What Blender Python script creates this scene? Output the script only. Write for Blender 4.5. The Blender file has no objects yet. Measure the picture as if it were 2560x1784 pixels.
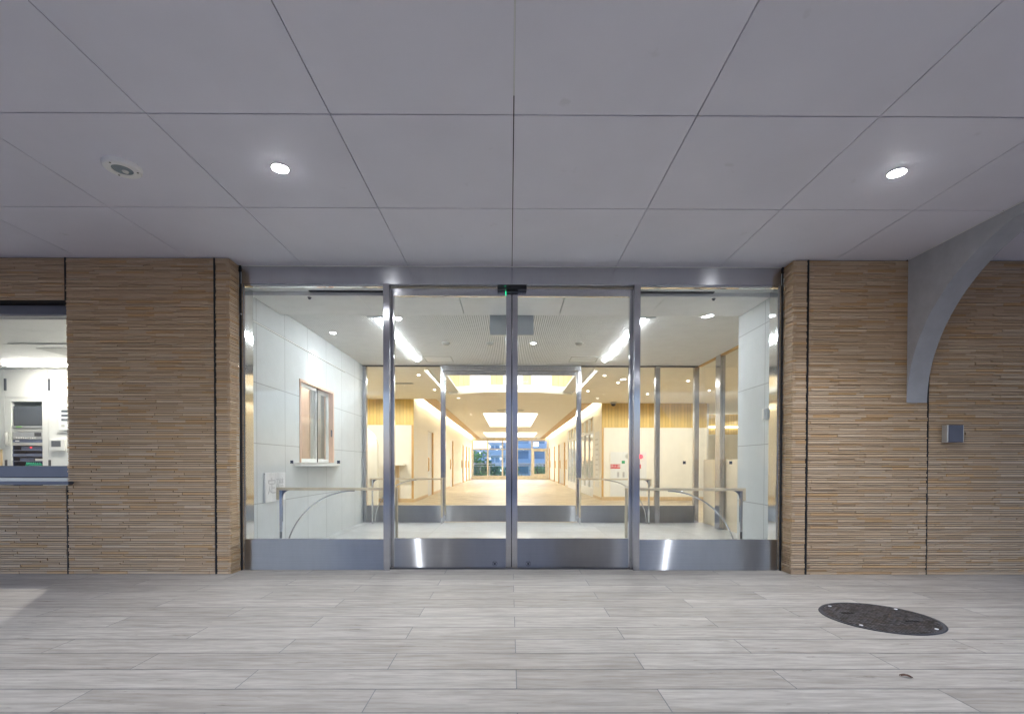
import bpy, math, random
from mathutils import Vector, Matrix
R = math.radians
random.seed(11)
S = bpy.context.scene
COL = S.collection
OFF = {}                      # origin (world) of every object built, by name

# ------------------------------------------------------------------ helpers
def tag(o, label=None, cat=None, group=None, kind=None):
    if label: o["label"] = label
    if cat: o["category"] = cat
    if group: o["group"] = group
    if kind: o["kind"] = kind
    return o

def thing(name, label, cat, loc=(0, 0, 0), group=None):
    o = bpy.data.objects.new(name, None)
    o.empty_display_size = 0.1
    COL.objects.link(o)
    o.location = loc
    OFF[o.name] = Vector(loc)
    return tag(o, label, cat, group, 'thing')

class MB:
    """collects shapes in world coordinates and links them as one mesh"""
    def __init__(self):
        self.v = []; self.f = []; self.sm = []
    def add(self, vs, fs, smooth=False):
        n = len(self.v)
        self.v += [tuple(p) for p in vs]
        for f in fs:
            self.f.append([i + n for i in f]); self.sm.append(smooth)
        return self
    def box(self, x0, x1, y0, y1, z0, z1):
        if x0 > x1: x0, x1 = x1, x0
        if y0 > y1: y0, y1 = y1, y0
        if z0 > z1: z0, z1 = z1, z0
        vs = [(x0,y0,z0),(x1,y0,z0),(x1,y1,z0),(x0,y1,z0),(x0,y0,z1),(x1,y0,z1),(x1,y1,z1),(x0,y1,z1)]
        return self.add(vs, [(0,3,2,1),(4,5,6,7),(0,1,5,4),(1,2,6,5),(2,3,7,6),(3,0,4,7)])
    def quad(self, a, b, c, d):
        return self.add([a, b, c, d], [(0, 1, 2, 3)])
    def sheet(self, x0, x1, y0, y1, z, up=True):
        q = [(x0,y0,z),(x1,y0,z),(x1,y1,z),(x0,y1,z)]
        if not up: q.reverse()
        return self.quad(*q)
    def lathe(self, prof, c, axis='Z', n=32):
        """prof: list of (r, h); closed ends where r == 0"""
        vs = []; fs = []
        for r, h in prof:
            for k in range(n):
                a = 2*math.pi*k/n
                p = (r*math.cos(a), r*math.sin(a), h)
                if axis == 'Y': p = (p[0], p[2], p[1])
                if axis == 'X': p = (p[2], p[0], p[1])
                vs.append((c[0]+p[0], c[1]+p[1], c[2]+p[2]))
        for j in range(len(prof)-1):
            for k in range(n):
                a = j*n+k; b = j*n+(k+1) % n
                fs.append((a, b, b+n, a+n))
        fs.append(tuple(range(n))[::-1]); fs.append(tuple((len(prof)-1)*n+k for k in range(n)))
        return self.add(vs, fs, False)
    def disc(self, c, r, h, axis='Z', n=32):
        return self.lathe([(r, 0), (r, h)], c, axis, n)
    def tube(self, pts, r, n=10, sy=1.0):
        pts = [Vector(p) for p in pts]
        vs = []; fs = []
        up = Vector((0, 1, 0))
        for i, p in enumerate(pts):
            t = (pts[min(i+1, len(pts)-1)] - pts[max(i-1, 0)]).normalized()
            a = t.cross(up)
            if a.length < 1e-3: a = t.cross(Vector((1, 0, 0)))
            a.normalize(); b = t.cross(a).normalized()
            for k in range(n):
                w = 2*math.pi*k/n
                vs.append(p + a*math.cos(w)*r + b*math.sin(w)*r*sy)
        for i in range(len(pts)-1):
            for k in range(n):
                q = i*n+k; s = i*n+(k+1) % n
                fs.append((q, s, s+n, q+n))
        fs.append(tuple(range(n))[::-1]); fs.append(tuple((len(pts)-1)*n+k for k in range(n)))
        return self.add(vs, fs, True)
    def prism(self, outline, axis, a0, a1):
        """outline: list of 2D points in the two remaining axes (x,z)|(y,z)|(x,y)"""
        n = len(outline)
        def P(p, a):
            return {'Y': (p[0], a, p[1]), 'X': (a, p[0], p[1]), 'Z': (p[0], p[1], a)}[axis]
        vs = [P(p, a0) for p in outline] + [P(p, a1) for p in outline]
        fs = [tuple(range(n)), tuple(range(2*n-1, n-1, -1))]
        for k in range(n):
            fs.append((k, (k+1) % n, n+(k+1) % n, n+k))
        return self.add(vs, fs)
    def build(self, name, m, parent=None, bevel=0, loc=None, kind=None):
        me = bpy.data.meshes.new(name)
        off = OFF[parent.name] if parent is not None else Vector(loc or (0, 0, 0))
        me.from_pydata([(p[0]-off.x, p[1]-off.y, p[2]-off.z) for p in self.v], [], self.f)
        me.polygons.foreach_set('use_smooth', self.sm)
        me.update()
        me.materials.append(m)
        o = bpy.data.objects.new(name, me)
        COL.objects.link(o)
        if parent is not None: o.parent = parent
        else: o.location = off
        OFF[o.name] = off
        if bevel:
            b = o.modifiers.new('bevel', 'BEVEL'); b.width = bevel; b.segments = 2; b.limit_method = 'ANGLE'; b.angle_limit = R(40)
        if kind: o["kind"] = kind
        return o

def children(o): return [c for c in COL.objects if c.parent == o]
def copy_tree(o, parent=None):
    c = o.copy(); COL.objects.link(c)
    if parent is not None: c.parent = parent
    for ch in children(o): copy_tree(ch, c)
    return c
def clone(o, loc, label, group=None):
    c = copy_tree(o); c.location = loc
    c["label"] = label
    if group: c["group"] = group
    return c

def letters(name, body, size, center, axis, m, parent, depth=0.002, squash=1.0):
    """flat raised lettering facing -Y ('Y') or +X ('X')"""
    cu = bpy.data.curves.new(name, 'FONT'); cu.body = body; cu.size = size; cu.extrude = depth
    cu.align_x = 'CENTER'; cu.align_y = 'CENTER'
    tmp = bpy.data.objects.new(name + '_curve', cu); COL.objects.link(tmp)
    dg = bpy.context.evaluated_depsgraph_get(); dg.update()
    me = bpy.data.meshes.new_from_object(tmp.evaluated_get(dg))
    bpy.data.objects.remove(tmp); 
    rot = Matrix.Rotation(R(90), 4, 'X') if axis == 'Y' else Matrix.Rotation(R(90), 4, 'Z') @ Matrix.Rotation(R(90), 4, 'X')
    off = OFF[parent.name]
    me.transform(Matrix.Translation(Vector(center) - off) @ rot @ Matrix.Diagonal((squash, 1, 1, 1)))
    me.materials.clear(); me.materials.append(m)
    o = bpy.data.objects.new(name, me); COL.objects.link(o); o.parent = parent; OFF[o.name] = off
    return o

# ------------------------------------------------------------------ materials
def new_mat(name):
    m = bpy.data.materials.new(name); m.use_nodes = True
    nt = m.node_tree
    for n in list(nt.nodes): nt.nodes.remove(n)
    out = nt.nodes.new('ShaderNodeOutputMaterial')
    return m, nt, out
def node(nt, t, **kw):
    n = nt.nodes.new(t)
    for k, v in kw.items(): setattr(n, k, v)
    return n
def link(nt, a, b): nt.links.new(a, b)
def ramp(nt, stops):
    r = nt.nodes.new('ShaderNodeValToRGB'); e = r.color_ramp.elements
    while len(e) < len(stops): e.new(0.5)
    for x, (p, c) in zip(e, stops): x.position = p; x.color = (*c, 1)
    return r
def math_(nt, op, a, b=None, clamp=False):
    n = nt.nodes.new('ShaderNodeMath'); n.operation = op; n.use_clamp = clamp
    for i, v in enumerate((a, b)):
        if v is None: continue
        if isinstance(v, (int, float)): n.inputs[i].default_value = v
        else: link(nt, v, n.inputs[i])
    return n.outputs[0]
def mixc(nt, fac, a, b, mode='MIX'):
    n = nt.nodes.new('ShaderNodeMix'); n.data_type = 'RGBA'; n.blend_type = mode
    for s, v in (('Factor', fac), ('A', a), ('B', b)):
        i = [q for q in n.inputs if q.name == s and (q.type == 'VALUE' if s == 'Factor' else q.type == 'RGBA')][0]
        if isinstance(v, (int, float)): i.default_value = v
        elif isinstance(v, tuple): i.default_value = (*v, 1)
        else: link(nt, v, i)
    return [q for q in n.outputs if q.type == 'RGBA'][0]
def coords(nt, scale=(1, 1, 1), rot=(0, 0, 0), world=True):
    src = node(nt, 'ShaderNodeNewGeometry').outputs['Position'] if world else node(nt, 'ShaderNodeTexCoord').outputs['Object']
    mp = node(nt, 'ShaderNodeMapping'); mp.inputs['Scale'].default_value = scale; mp.inputs['Rotation'].default_value = rot
    link(nt, src, mp.inputs['Vector'])
    return mp.outputs[0]
def noise(nt, vec, scale, detail=4, rough=0.55):
    n = node(nt, 'ShaderNodeTexNoise'); n.inputs['Scale'].default_value = scale; n.inputs['Detail'].default_value = detail
    n.inputs['Roughness'].default_value = rough
    link(nt, vec, n.inputs['Vector'])
    return n.outputs['Fac']
def plain(name, c, rough=0.5, metal=0.0, var=0.08, nscale=6.0, bump=0.0, bscale=200.0, spec=0.5, stretch=(1, 1, 1), world=True):
    """principled surface with a soft mottle of its own tone"""
    m, nt, out = new_mat(name)
    p = node(nt, 'ShaderNodeBsdfPrincipled')
    p.inputs['Roughness'].default_value = rough; p.inputs['Metallic'].default_value = metal
    p.inputs['Specular IOR Level'].default_value = spec
    v = coords(nt, stretch, world=world)
    f = noise(nt, v, nscale, 5)
    lo = tuple(x*(1-var) for x in c); hi = tuple(min(1, x*(1+var)) for x in c)
    rp = ramp(nt, [(0.3, lo), (0.7, hi)]); link(nt, f, rp.inputs[0]); link(nt, rp.outputs[0], p.inputs['Base Color'])
    if bump:
        b = node(nt, 'ShaderNodeBump'); b.inputs['Strength'].default_value = bump; b.inputs['Distance'].default_value = 0.002
        link(nt, noise(nt, v, bscale, 3), b.inputs['Height']); link(nt, b.outputs[0], p.inputs['Normal'])
    link(nt, p.outputs[0], out.inputs[0])
    return m
def glow(name, c, s):
    m, nt, out = new_mat(name)
    e = node(nt, 'ShaderNodeEmission'); e.inputs[0].default_value = (*c, 1); e.inputs[1].default_value = s
    link(nt, e.outputs[0], out.inputs[0])
    return m
def glass(name, tint=(0.978, 0.986, 0.984), base=0.017, amount=0.7):
    """architectural pane: clear, with a reflection that grows at a glancing angle"""
    m, nt, out = new_mat(name)
    t = node(nt, 'ShaderNodeBsdfTransparent'); t.inputs[0].default_value = (*tint, 1)
    g = node(nt, 'ShaderNodeBsdfGlossy'); g.inputs['Roughness'].default_value = 0.0; g.inputs['Color'].default_value = (0.95, 0.97, 1, 1)
    lw = node(nt, 'ShaderNodeLayerWeight'); lw.inputs[0].default_value = 0.5
    f = math_(nt, 'ADD', math_(nt, 'MULTIPLY', math_(nt, 'POWER', lw.outputs['Facing'], 5.0), amount), base, True)
    mx = node(nt, 'ShaderNodeMixShader'); link(nt, f, mx.inputs[0]); link(nt, t.outputs[0], mx.inputs[1]); link(nt, g.outputs[0], mx.inputs[2])
    link(nt, mx.outputs[0], out.inputs[0])
    return m
def steel(name, c=(0.56, 0.56, 0.57), rough=0.2, aniso=0.75, streak=0.10, axis='Z', rot=0.0, streaky=0.0):
    m, nt, out = new_mat(name)
    p = node(nt, 'ShaderNodeBsdfPrincipled'); p.inputs['Metallic'].default_value = 1
    tg = node(nt, 'ShaderNodeTangent', direction_type='RADIAL', axis=axis)
    link(nt, tg.outputs[0], p.inputs['Tangent'])
    p.inputs['Anisotropic'].default_value = aniso; p.inputs['Anisotropic Rotation'].default_value = rot
    v = coords(nt, (2, 2, 260))
    f = noise(nt, v, 1.0, 4, 0.6)
    v2 = coords(nt, (9, 9, 2.2)); f2 = noise(nt, v2, 1.0, 5, 0.65)
    rp = ramp(nt, [(0.3, tuple(x*(1-streak) for x in c)), (0.75, tuple(x*(1+streak*0.6) for x in c))])
    link(nt, math_(nt, 'ADD', math_(nt, 'MULTIPLY', f, 0.5), math_(nt, 'MULTIPLY', f2, 0.5)), rp.inputs[0])
    link(nt, rp.outputs[0], p.inputs['Base Color'])
    p.inputs['Roughness'].default_value = rough
    if streaky:      # long-grain lobe of the brushing: lamps smear into upright lines
        g = node(nt, 'ShaderNodeBsdfAnisotropic'); g.inputs['Color'].default_value = (0.62, 0.62, 0.63, 1)
        g.inputs['Roughness'].default_value = 0.30; g.inputs['Anisotropy'].default_value = 0.90
        link(nt, tg.outputs[0], g.inputs['Tangent'])
        mx = node(nt, 'ShaderNodeMixShader'); mx.inputs[0].default_value = streaky
        link(nt, p.outputs[0], mx.inputs[1]); link(nt, g.outputs[0], mx.inputs[2]); link(nt, mx.outputs[0], out.inputs[0])
        return m
    link(nt, p.outputs[0], out.inputs[0])
    return m

M = {}
# stacked ceramic tile: one tone per tile
def tile_mat():
    m, nt, out = new_mat('stacked ceramic tile')
    p = node(nt, 'ShaderNodeBsdfPrincipled'); p.inputs['Roughness'].default_value = 0.62
    g = node(nt, 'ShaderNodeNewGeometry')
    rp = ramp(nt, [(0.0, (0.47, 0.33, 0.205)), (0.3, (0.52, 0.37, 0.24)), (0.6, (0.55, 0.405, 0.27)), (0.84, (0.56, 0.43, 0.305)), (0.9, (0.54, 0.35, 0.19)), (1.0, (0.50, 0.315, 0.155))])
    link(nt, g.outputs['Random Per Island'], rp.inputs[0])
    f = noise(nt, coords(nt, (8, 8, 60)), 1.0, 5, 0.6)
    c = mixc(nt, 0.35, rp.outputs[0], ramp_from(nt, f, (0.82, 0.82, 0.82), (1.12, 1.1, 1.08)), 'MULTIPLY')
    big = noise(nt, coords(nt), 0.9, 2)
    c = mixc(nt, 0.2, c, ramp_from(nt, big, (0.85, 0.82, 0.8), (1.1, 1.1, 1.1)), 'MULTIPLY')
    link(nt, c, p.inputs['Base Color'])
    b = node(nt, 'ShaderNodeBump'); b.inputs['Strength'].default_value = 0.35; b.inputs['Distance'].default_value = 0.003
    link(nt, noise(nt, coords(nt, (30, 30, 160)), 1.0, 4), b.inputs['Height']); link(nt, b.outputs[0], p.inputs['Normal'])
    link(nt, p.outputs[0], out.inputs[0])
    return m
def ramp_from(nt, f, a, b, lo=0.3, hi=0.7):
    r = ramp(nt, [(lo, a), (hi, b)]); link(nt, f, r.inputs[0]); return r.outputs[0]
M['tile'] = tile_mat()

# wood-look porcelain planks of the porch
def plank_mat():
    m, nt, out = new_mat('wood look porcelain plank')
    p = node(nt, 'ShaderNodeBsdfPrincipled')
    g = node(nt, 'ShaderNodeNewGeometry'); rnd = g.outputs['Random Per Island']
    cb = node(nt, 'ShaderNodeCombineXYZ'); link(nt, math_(nt, 'MULTIPLY', rnd, 37.0), cb.inputs[0]); link(nt, math_(nt, 'MULTIPLY', rnd, 91.0), cb.inputs[1])
    def vec(s):
        va = node(nt, 'ShaderNodeVectorMath', operation='MULTIPLY_ADD'); link(nt, g.outputs['Position'], va.inputs[0]); va.inputs[1].default_value = s; link(nt, cb.outputs[0], va.inputs[2])
        return va.outputs[0]
    grain = noise(nt, vec((2.4, 30, 1)), 1.0, 7, 0.62)
    fine = noise(nt, vec((7, 48, 1)), 1.0, 4, 0.6)
    cloud = noise(nt, vec((1.6, 7, 1)), 1.0, 5, 0.6)
    knot = noise(nt, vec((3.2, 17, 1)), 1.0, 6, 0.7)
    c = ramp_from(nt, rnd, (0.42, 0.384, 0.345), (0.485, 0.45, 0.41), 0.1, 0.9)
    c = mixc(nt, 0.55, c, ramp_from(nt, grain, (0.70, 0.67, 0.64), (1.12, 1.12, 1.12), 0.36, 0.60), 'MULTIPLY')
    c = mixc(nt, 0.6, c, ramp_from(nt, cloud, (0.76, 0.74, 0.73), (1.1, 1.1, 1.1), 0.32, 0.62), 'MULTIPLY')
    c = mixc(nt, 0.4, c, ramp_from(nt, fine, (0.7, 0.69, 0.68), (1.12, 1.12, 1.12), 0.36, 0.64), 'MULTIPLY')
    c = mixc(nt, 1.0, c, ramp_from(nt, knot, (0.5, 0.47, 0.44), (1, 1, 1), 0.29, 0.38), 'MULTIPLY')
    link(nt, c, p.inputs['Base Color'])
    link(nt, math_(nt, 'ADD', math_(nt, 'MULTIPLY', cloud, 0.2), 0.48), p.inputs['Roughness'])
    b = node(nt, 'ShaderNodeBump'); b.inputs['Strength'].default_value = 0.12; b.inputs['Distance'].default_value = 0.002
    link(nt, grain, b.inputs['Height']); link(nt, b.outputs[0], p.inputs['Normal'])
    link(nt, p.outputs[0], out.inputs[0])
    return m
M['plank'] = plank_mat()

def herringbone_mat():
    m, nt, out = new_mat('herringbone parquet')
    p = node(nt, 'ShaderNodeBsdfPrincipled'); p.inputs['Roughness'].default_value = 0.42
    pos = node(nt, 'ShaderNodeNewGeometry').outputs['Position']
    sx = node(nt, 'ShaderNodeSeparateXYZ'); link(nt, pos, sx.inputs[0])
    def br(angle):
        mp = node(nt, 'ShaderNodeMapping'); mp.inputs['Rotation'].default_value = (0, 0, angle); link(nt, pos, mp.inputs['Vector'])
        b = node(nt, 'ShaderNodeTexBrick'); link(nt, mp.outputs[0], b.inputs['Vector'])
        b.inputs['Scale'].default_value = 1; b.inputs['Brick Width'].default_value = 0.9; b.inputs['Row Height'].default_value = 0.15
        b.inputs['Mortar Size'].default_value = 0.002; b.inputs['Bias'].default_value = 0.0
        b.inputs['Color1'].default_value = (0.57, 0.48, 0.34, 1); b.inputs['Color2'].default_value = (0.40, 0.315, 0.20, 1); b.inputs['Mortar'].default_value = (0.24, 0.14, 0.07, 1)
        return b.outputs['Color']
    st = math_(nt, 'GREATER_THAN', math_(nt, 'FRACT', math_(nt, 'MULTIPLY', sx.outputs[0], 0.78)), 0.5)
    c = mixc(nt, st, br(R(45)), br(R(-45)))
    c = mixc(nt, 0.5, c, ramp_from(nt, noise(nt, coords(nt, (3, 3, 1)), 2.0, 5), (0.8, 0.8, 0.8), (1.1, 1.1, 1.1)), 'MULTIPLY')
    link(nt, c, p.inputs['Base Color']); link(nt, p.outputs[0], out.inputs[0])
    return m
M['parquet'] = herringbone_mat()

def grid_tile_mat(name, c, w, h, mortar, ax, rough, off=(0, 0), mc=None, var=0.06, msize=0.004):
    """large format slabs; ax picks the two world axes, off shifts the grid, offset 0 = stacked"""
    m, nt, out = new_mat(name)
    p = node(nt, 'ShaderNodeBsdfPrincipled'); p.inputs['Roughness'].default_value = rough
    sx = node(nt, 'ShaderNodeSeparateXYZ'); link(nt, node(nt, 'ShaderNodeNewGeometry').outputs['Position'], sx.inputs[0])
    a = math_(nt, 'SUBTRACT', sx.outputs[ax[0]], off[0]); b_ = math_(nt, 'SUBTRACT', sx.outputs[ax[1]], off[1])
    cb = node(nt, 'ShaderNodeCombineXYZ'); link(nt, a, cb.inputs[0]); link(nt, b_, cb.inputs[1])
    b = node(nt, 'ShaderNodeTexBrick', offset=0.0); link(nt, cb.outputs[0], b.inputs['Vector'])
    b.inputs['Scale'].default_value = 1; b.inputs['Brick Width'].default_value = w; b.inputs['Row Height'].default_value = h
    b.inputs['Mortar Size'].default_value = msize; b.inputs['Mortar Smooth'].default_value = 0.0; b.inputs['Bias'].default_value = 0
    b.inputs['Color1'].default_value = (*[x*(1-var*0.4) for x in c], 1); b.inputs['Color2'].default_value = (*[x*(1+var*0.4) for x in c], 1)
    b.inputs['Mortar'].default_value = (*(mc or tuple(x*0.55 for x in c)), 1)
    n1 = noise(nt, coords(nt, (1, 1, 1)), 5.0, 6, 0.6); n2 = noise(nt, coords(nt, (90, 90, 14)), 1.0, 4)
    cc = mixc(nt, 0.5, b.outputs['Color'], ramp_from(nt, n1, (1-var, 1-var, 1-var), (1+var, 1+var, 1+var)), 'MULTIPLY')
    cc = mixc(nt, 0.5, cc, ramp_from(nt, n2, (1-var, 1-var, 1-var), (1+var*.5, 1+var*.5, 1+var*.5)), 'MULTIPLY')
    link(nt, cc, p.inputs['Base Color']); link(nt, p.outputs[0], out.inputs[0])
    return m
M['wall_slab'] = grid_tile_mat('pale stone slab wall', (0.585, 0.61, 0.615), 0.635, 0.62, 0.004, (1, 2), 0.55, off=(5.04, 0.617))
M['vest_floor'] = grid_tile_mat('grey stone floor slab', (0.54, 0.55, 0.56), 1.29, 0.64, 0.004, (0, 1), 0.32, off=(0.1, 4.9), var=0.22, msize=0.003)

def slatwood_mat(name, c, pitch, ax=0):
    """vertical grooved timber boarding"""
    m, nt, out = new_mat(name)
    p = node(nt, 'ShaderNodeBsdfPrincipled'); p.inputs['Roughness'].default_value = 0.5
    sx = node(nt, 'ShaderNodeSeparateXYZ'); link(nt, node(nt, 'ShaderNodeNewGeometry').outputs['Position'], sx.inputs[0])
    u = math_(nt, 'MULTIPLY', sx.outputs[ax], 1.0/pitch)
    gap = math_(nt, 'LESS_THAN', math_(nt, 'FRACT', u), 0.07)
    wn = node(nt, 'ShaderNodeTexWhiteNoise', noise_dimensions='1D'); link(nt, math_(nt, 'FLOOR', u), wn.inputs['W'])
    cc = ramp_from(nt, wn.outputs['Value'], tuple(x*0.86 for x in c), tuple(min(1, x*1.1) for x in c), 0, 1)
    g = noise(nt, coords(nt, (45, 45, 1.6)), 1.0, 5)
    cc = mixc(nt, 0.5, cc, ramp_from(nt, g, (0.85, 0.82, 0.78), (1.08, 1.08, 1.08)), 'MULTIPLY')
    cc = mixc(nt, gap, cc, tuple(x*0.45 for x in c))
    link(nt, cc, p.inputs['Base Color']); link(nt, p.outputs[0], out.inputs[0])
    return m
M['slatwood'] = slatwood_mat('grooved cedar boarding', (0.74, 0.52, 0.15), 0.09)
M['slatwood_pale'] = slatwood_mat('pale grooved boarding', (0.66, 0.50, 0.28), 0.12)

def manhole_mat():
    m, nt, out = new_mat('cast iron grip plate')
    p = node(nt, 'ShaderNodeBsdfPrincipled'); p.inputs['Metallic'].default_value = 0.2; p.inputs['Roughness'].default_value = 0.4
    v = node(nt, 'ShaderNodeTexVoronoi', feature='F1', distance='EUCLIDEAN'); v.inputs['Scale'].default_value = 46; v.inputs['Randomness'].default_value = 0.1
    link(nt, coords(nt), v.inputs['Vector'])
    rust = noise(nt, coords(nt), 9, 6, 0.7)
    sp = node(nt, 'ShaderNodeSeparateColor'); link(nt, v.outputs['Color'], sp.inputs[0])
    c = mixc(nt, ramp_from(nt, v.outputs['Distance'], (1, 1, 1), (0, 0, 0), 0.35, 0.5), (0.010, 0.010, 0.012), ramp_from(nt, sp.outputs[0], (0.022, 0.023, 0.027), (0.17, 0.175, 0.20), 0.1, 1.0))
    c = mixc(nt, ramp_from(nt, rust, (0, 0, 0), (0.6, 0.6, 0.6), 0.5, 0.72), c, (0.06, 0.035, 0.02))
    link(nt, c, p.inputs['Base Color'])
    b = node(nt, 'ShaderNodeBump', invert=True); b.inputs['Strength'].default_value = 1; b.inputs['Distance'].default_value = 0.006
    link(nt, v.outputs['Distance'], b.inputs['Height']); link(nt, b.outputs[0], p.inputs['Normal'])
    link(nt, p.outputs[0], out.inputs[0])
    return m
M['manhole'] = manhole_mat()

M['mortar'] = plain('dark recessed mortar', (0.022, 0.018, 0.015), 0.9)
M['ridge_haze'] = plain('painted haze ridge', (0.10, 0.125, 0.20), 0.9, var=0.25, nscale=0.15)  # dusk haze mixed into the colour of the ridge
M['joint'] = plain('black sealant joint', (0.012, 0.012, 0.014), 0.6)
M['grout'] = plain('grey grout', (0.22, 0.22, 0.23), 0.8)
def board_mat():
    m, nt, out = new_mat('painted ceiling board')
    p = node(nt, 'ShaderNodeBsdfPrincipled'); p.inputs['Roughness'].default_value = 0.65
    rnd = node(nt, 'ShaderNodeNewGeometry').outputs['Random Per Island']
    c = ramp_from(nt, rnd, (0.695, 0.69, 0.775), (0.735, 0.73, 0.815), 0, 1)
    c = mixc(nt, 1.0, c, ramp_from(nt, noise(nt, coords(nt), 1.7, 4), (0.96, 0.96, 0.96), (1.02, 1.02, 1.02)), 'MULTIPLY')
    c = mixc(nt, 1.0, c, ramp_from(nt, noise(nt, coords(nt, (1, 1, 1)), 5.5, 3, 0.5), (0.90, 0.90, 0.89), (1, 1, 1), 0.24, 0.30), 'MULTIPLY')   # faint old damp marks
    link(nt, c, p.inputs['Base Color'])
    b = node(nt, 'ShaderNodeBump'); b.inputs['Strength'].default_value = 0.25; b.inputs['Distance'].default_value = 0.002
    link(nt, noise(nt, coords(nt), 420, 3), b.inputs['Height']); link(nt, b.outputs[0], p.inputs['Normal'])
    link(nt, p.outputs[0], out.inputs[0])
    return m
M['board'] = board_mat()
M['gap'] = plain('dark shadow gap', (0.03, 0.03, 0.035), 0.9)
M['concrete'] = plain('grey painted concrete', (0.37, 0.38, 0.41), 0.75, var=0.07, nscale=9, bump=0.5, bscale=60)
M['steel'] = steel('brushed stainless steel', (0.56, 0.56, 0.58), 0.22, 0.92, 0.10, 'Z', 0.25)
M['steel_post'] = steel('brushed upright steel', (0.50, 0.50, 0.53), 0.20, 0.92, 0.08, 'Z', 0.0)
M['steel_kick'] = steel('brushed kick plate steel', (0.33, 0.33, 0.345), 0.28, 1.0, 0.2, 'Z', 0.25, 0.28)
M['mirror'] = steel('polished stainless steel', (0.70, 0.71, 0.72), 0.08, 0.2, 0.05)
M['alu'] = plain('blue grey aluminium', (0.10, 0.11, 0.155), 0.35, 0.6, var=0.05)
M['slate'] = plain('dark slate enamel', (0.075, 0.082, 0.125), 0.45)
M['black'] = plain('black plastic', (0.008, 0.008, 0.009), 0.35)
M['glass'] = glass('clear glass')
M['glass_in'] = glass('clear inner glass', (0.985, 0.99, 0.987), 0.015, 0.4)
M['glass_clear'] = glass('low reflection glass', (0.99, 0.992, 0.99), 0.006, 0.4)
M['glass_rail'] = glass('greenish railing glass', (0.80, 0.90, 0.88), 0.05, 0.5)
M['groove'] = plain('grey groove backing', (0.10, 0.11, 0.11), 0.8)
M['white'] = plain('white paint', (0.74, 0.75, 0.74), 0.55, var=0.03)
M['soffit'] = plain('white soffit board', (0.87, 0.875, 0.87), 0.6, var=0.03)
M['cream'] = plain('cream wall board', (0.82, 0.79, 0.70), 0.55, var=0.03)
M['hall_ceiling'] = plain('warm white ceiling', (0.88, 0.845, 0.75), 0.65, var=0.04)
M['oak'] = plain('honey oak', (0.58, 0.36, 0.13), 0.42, var=0.18, nscale=3, stretch=(20, 20, 1.5))
M['oak_pale'] = plain('pale oak', (0.64, 0.47, 0.27), 0.45, var=0.15, nscale=3, stretch=(20, 20, 1.5))
M['ash'] = plain('pale ash handrail', (0.64, 0.55, 0.40), 0.4, var=0.16, nscale=3, stretch=(2, 25, 2))
M['beige'] = plain('beige laminate', (0.72, 0.60, 0.44), 0.5, var=0.03)
M['peach'] = plain('peach wood trim', (0.70, 0.48, 0.36), 0.5, var=0.08, nscale=3, stretch=(20, 20, 2))
M['marble'] = plain('white marble', (0.74, 0.74, 0.75), 0.3, var=0.16, nscale=3, stretch=(3, 3, 1))
M['plastic'] = plain('off white plastic', (0.74, 0.74, 0.70), 0.4, var=0.02)
M['detector'] = plain('detector plastic', (0.50, 0.50, 0.47), 0.5, var=0.03)
M['dark_lens'] = plain('dark lens', (0.03, 0.05, 0.05), 0.1)
M['lamp_bowl'] = plain('emergency lamp bowl', (0.26, 0.32, 0.35), 0.2, var=0.04)
M['grey_panel'] = plain('blue grey panel', (0.66, 0.71, 0.74), 0.5, var=0.03)
M['ink'] = plain('dark blue decal', (0.02, 0.03, 0.06), 0.5)
M['engrave'] = plain('engraved line', (0.06, 0.06, 0.07), 0.5)
M['engrave_stone'] = plain('engraved stone', (0.50, 0.50, 0.52), 0.6)
M['red'] = plain('red sign', (0.62, 0.035, 0.045), 0.45, var=0.03)
M['green'] = plain('green sign', (0.02, 0.32, 0.12), 0.45, var=0.03)
M['sign_white'] = plain('white lettering', (0.8, 0.8, 0.8), 0.5, var=0.0)
M['screen'] = plain('dark monitor screen', (0.09, 0.10, 0.12), 0.2, var=0.03)
M['rack_blue'] = plain('dark blue rack shelf', (0.03, 0.06, 0.17), 0.4)
M['rack_mid'] = plain('slate blue rack metal', (0.14, 0.17, 0.26), 0.4)
M['lime'] = plain('lime label', (0.25, 0.62, 0.12), 0.5)
M['green_bright'] = plain('mint green cable', (0.06, 0.60, 0.36), 0.5)
M['silver'] = plain('silver equipment', (0.5, 0.5, 0.5), 0.35, 0.5)
M['leaf_brown'] = plain('dead leaf', (0.09, 0.035, 0.02), 0.6, var=0.4, nscale=80)
M['bark'] = plain('tree bark', (0.10, 0.075, 0.05), 0.9, var=0.3)
M['leaves'] = plain('green leaves', (0.20, 0.38, 0.10), 0.55, var=0.5, nscale=1.2)
M['leaves_dark'] = plain('dark green leaves', (0.13, 0.26, 0.10), 0.55, var=0.5, nscale=1.2)
M['render'] = plain('pale building render', (0.55, 0.68, 0.78), 0.8, var=0.08, nscale=0.5)
M['render_white'] = plain('white building render', (0.74, 0.80, 0.87), 0.8, var=0.06, nscale=0.5)
M['far_glass'] = plain('building window glass', (0.28, 0.40, 0.50), 0.2, var=0.2, nscale=0.4)
M['ground'] = plain('asphalt ground', (0.09, 0.09, 0.095), 0.9, var=0.2, nscale=0.4)
M['terrace'] = plain('pale terrace paving', (0.45, 0.46, 0.47), 0.7, var=0.08)
M['slope'] = plain('planted slope', (0.15, 0.20, 0.12), 0.9, var=0.3)

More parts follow.
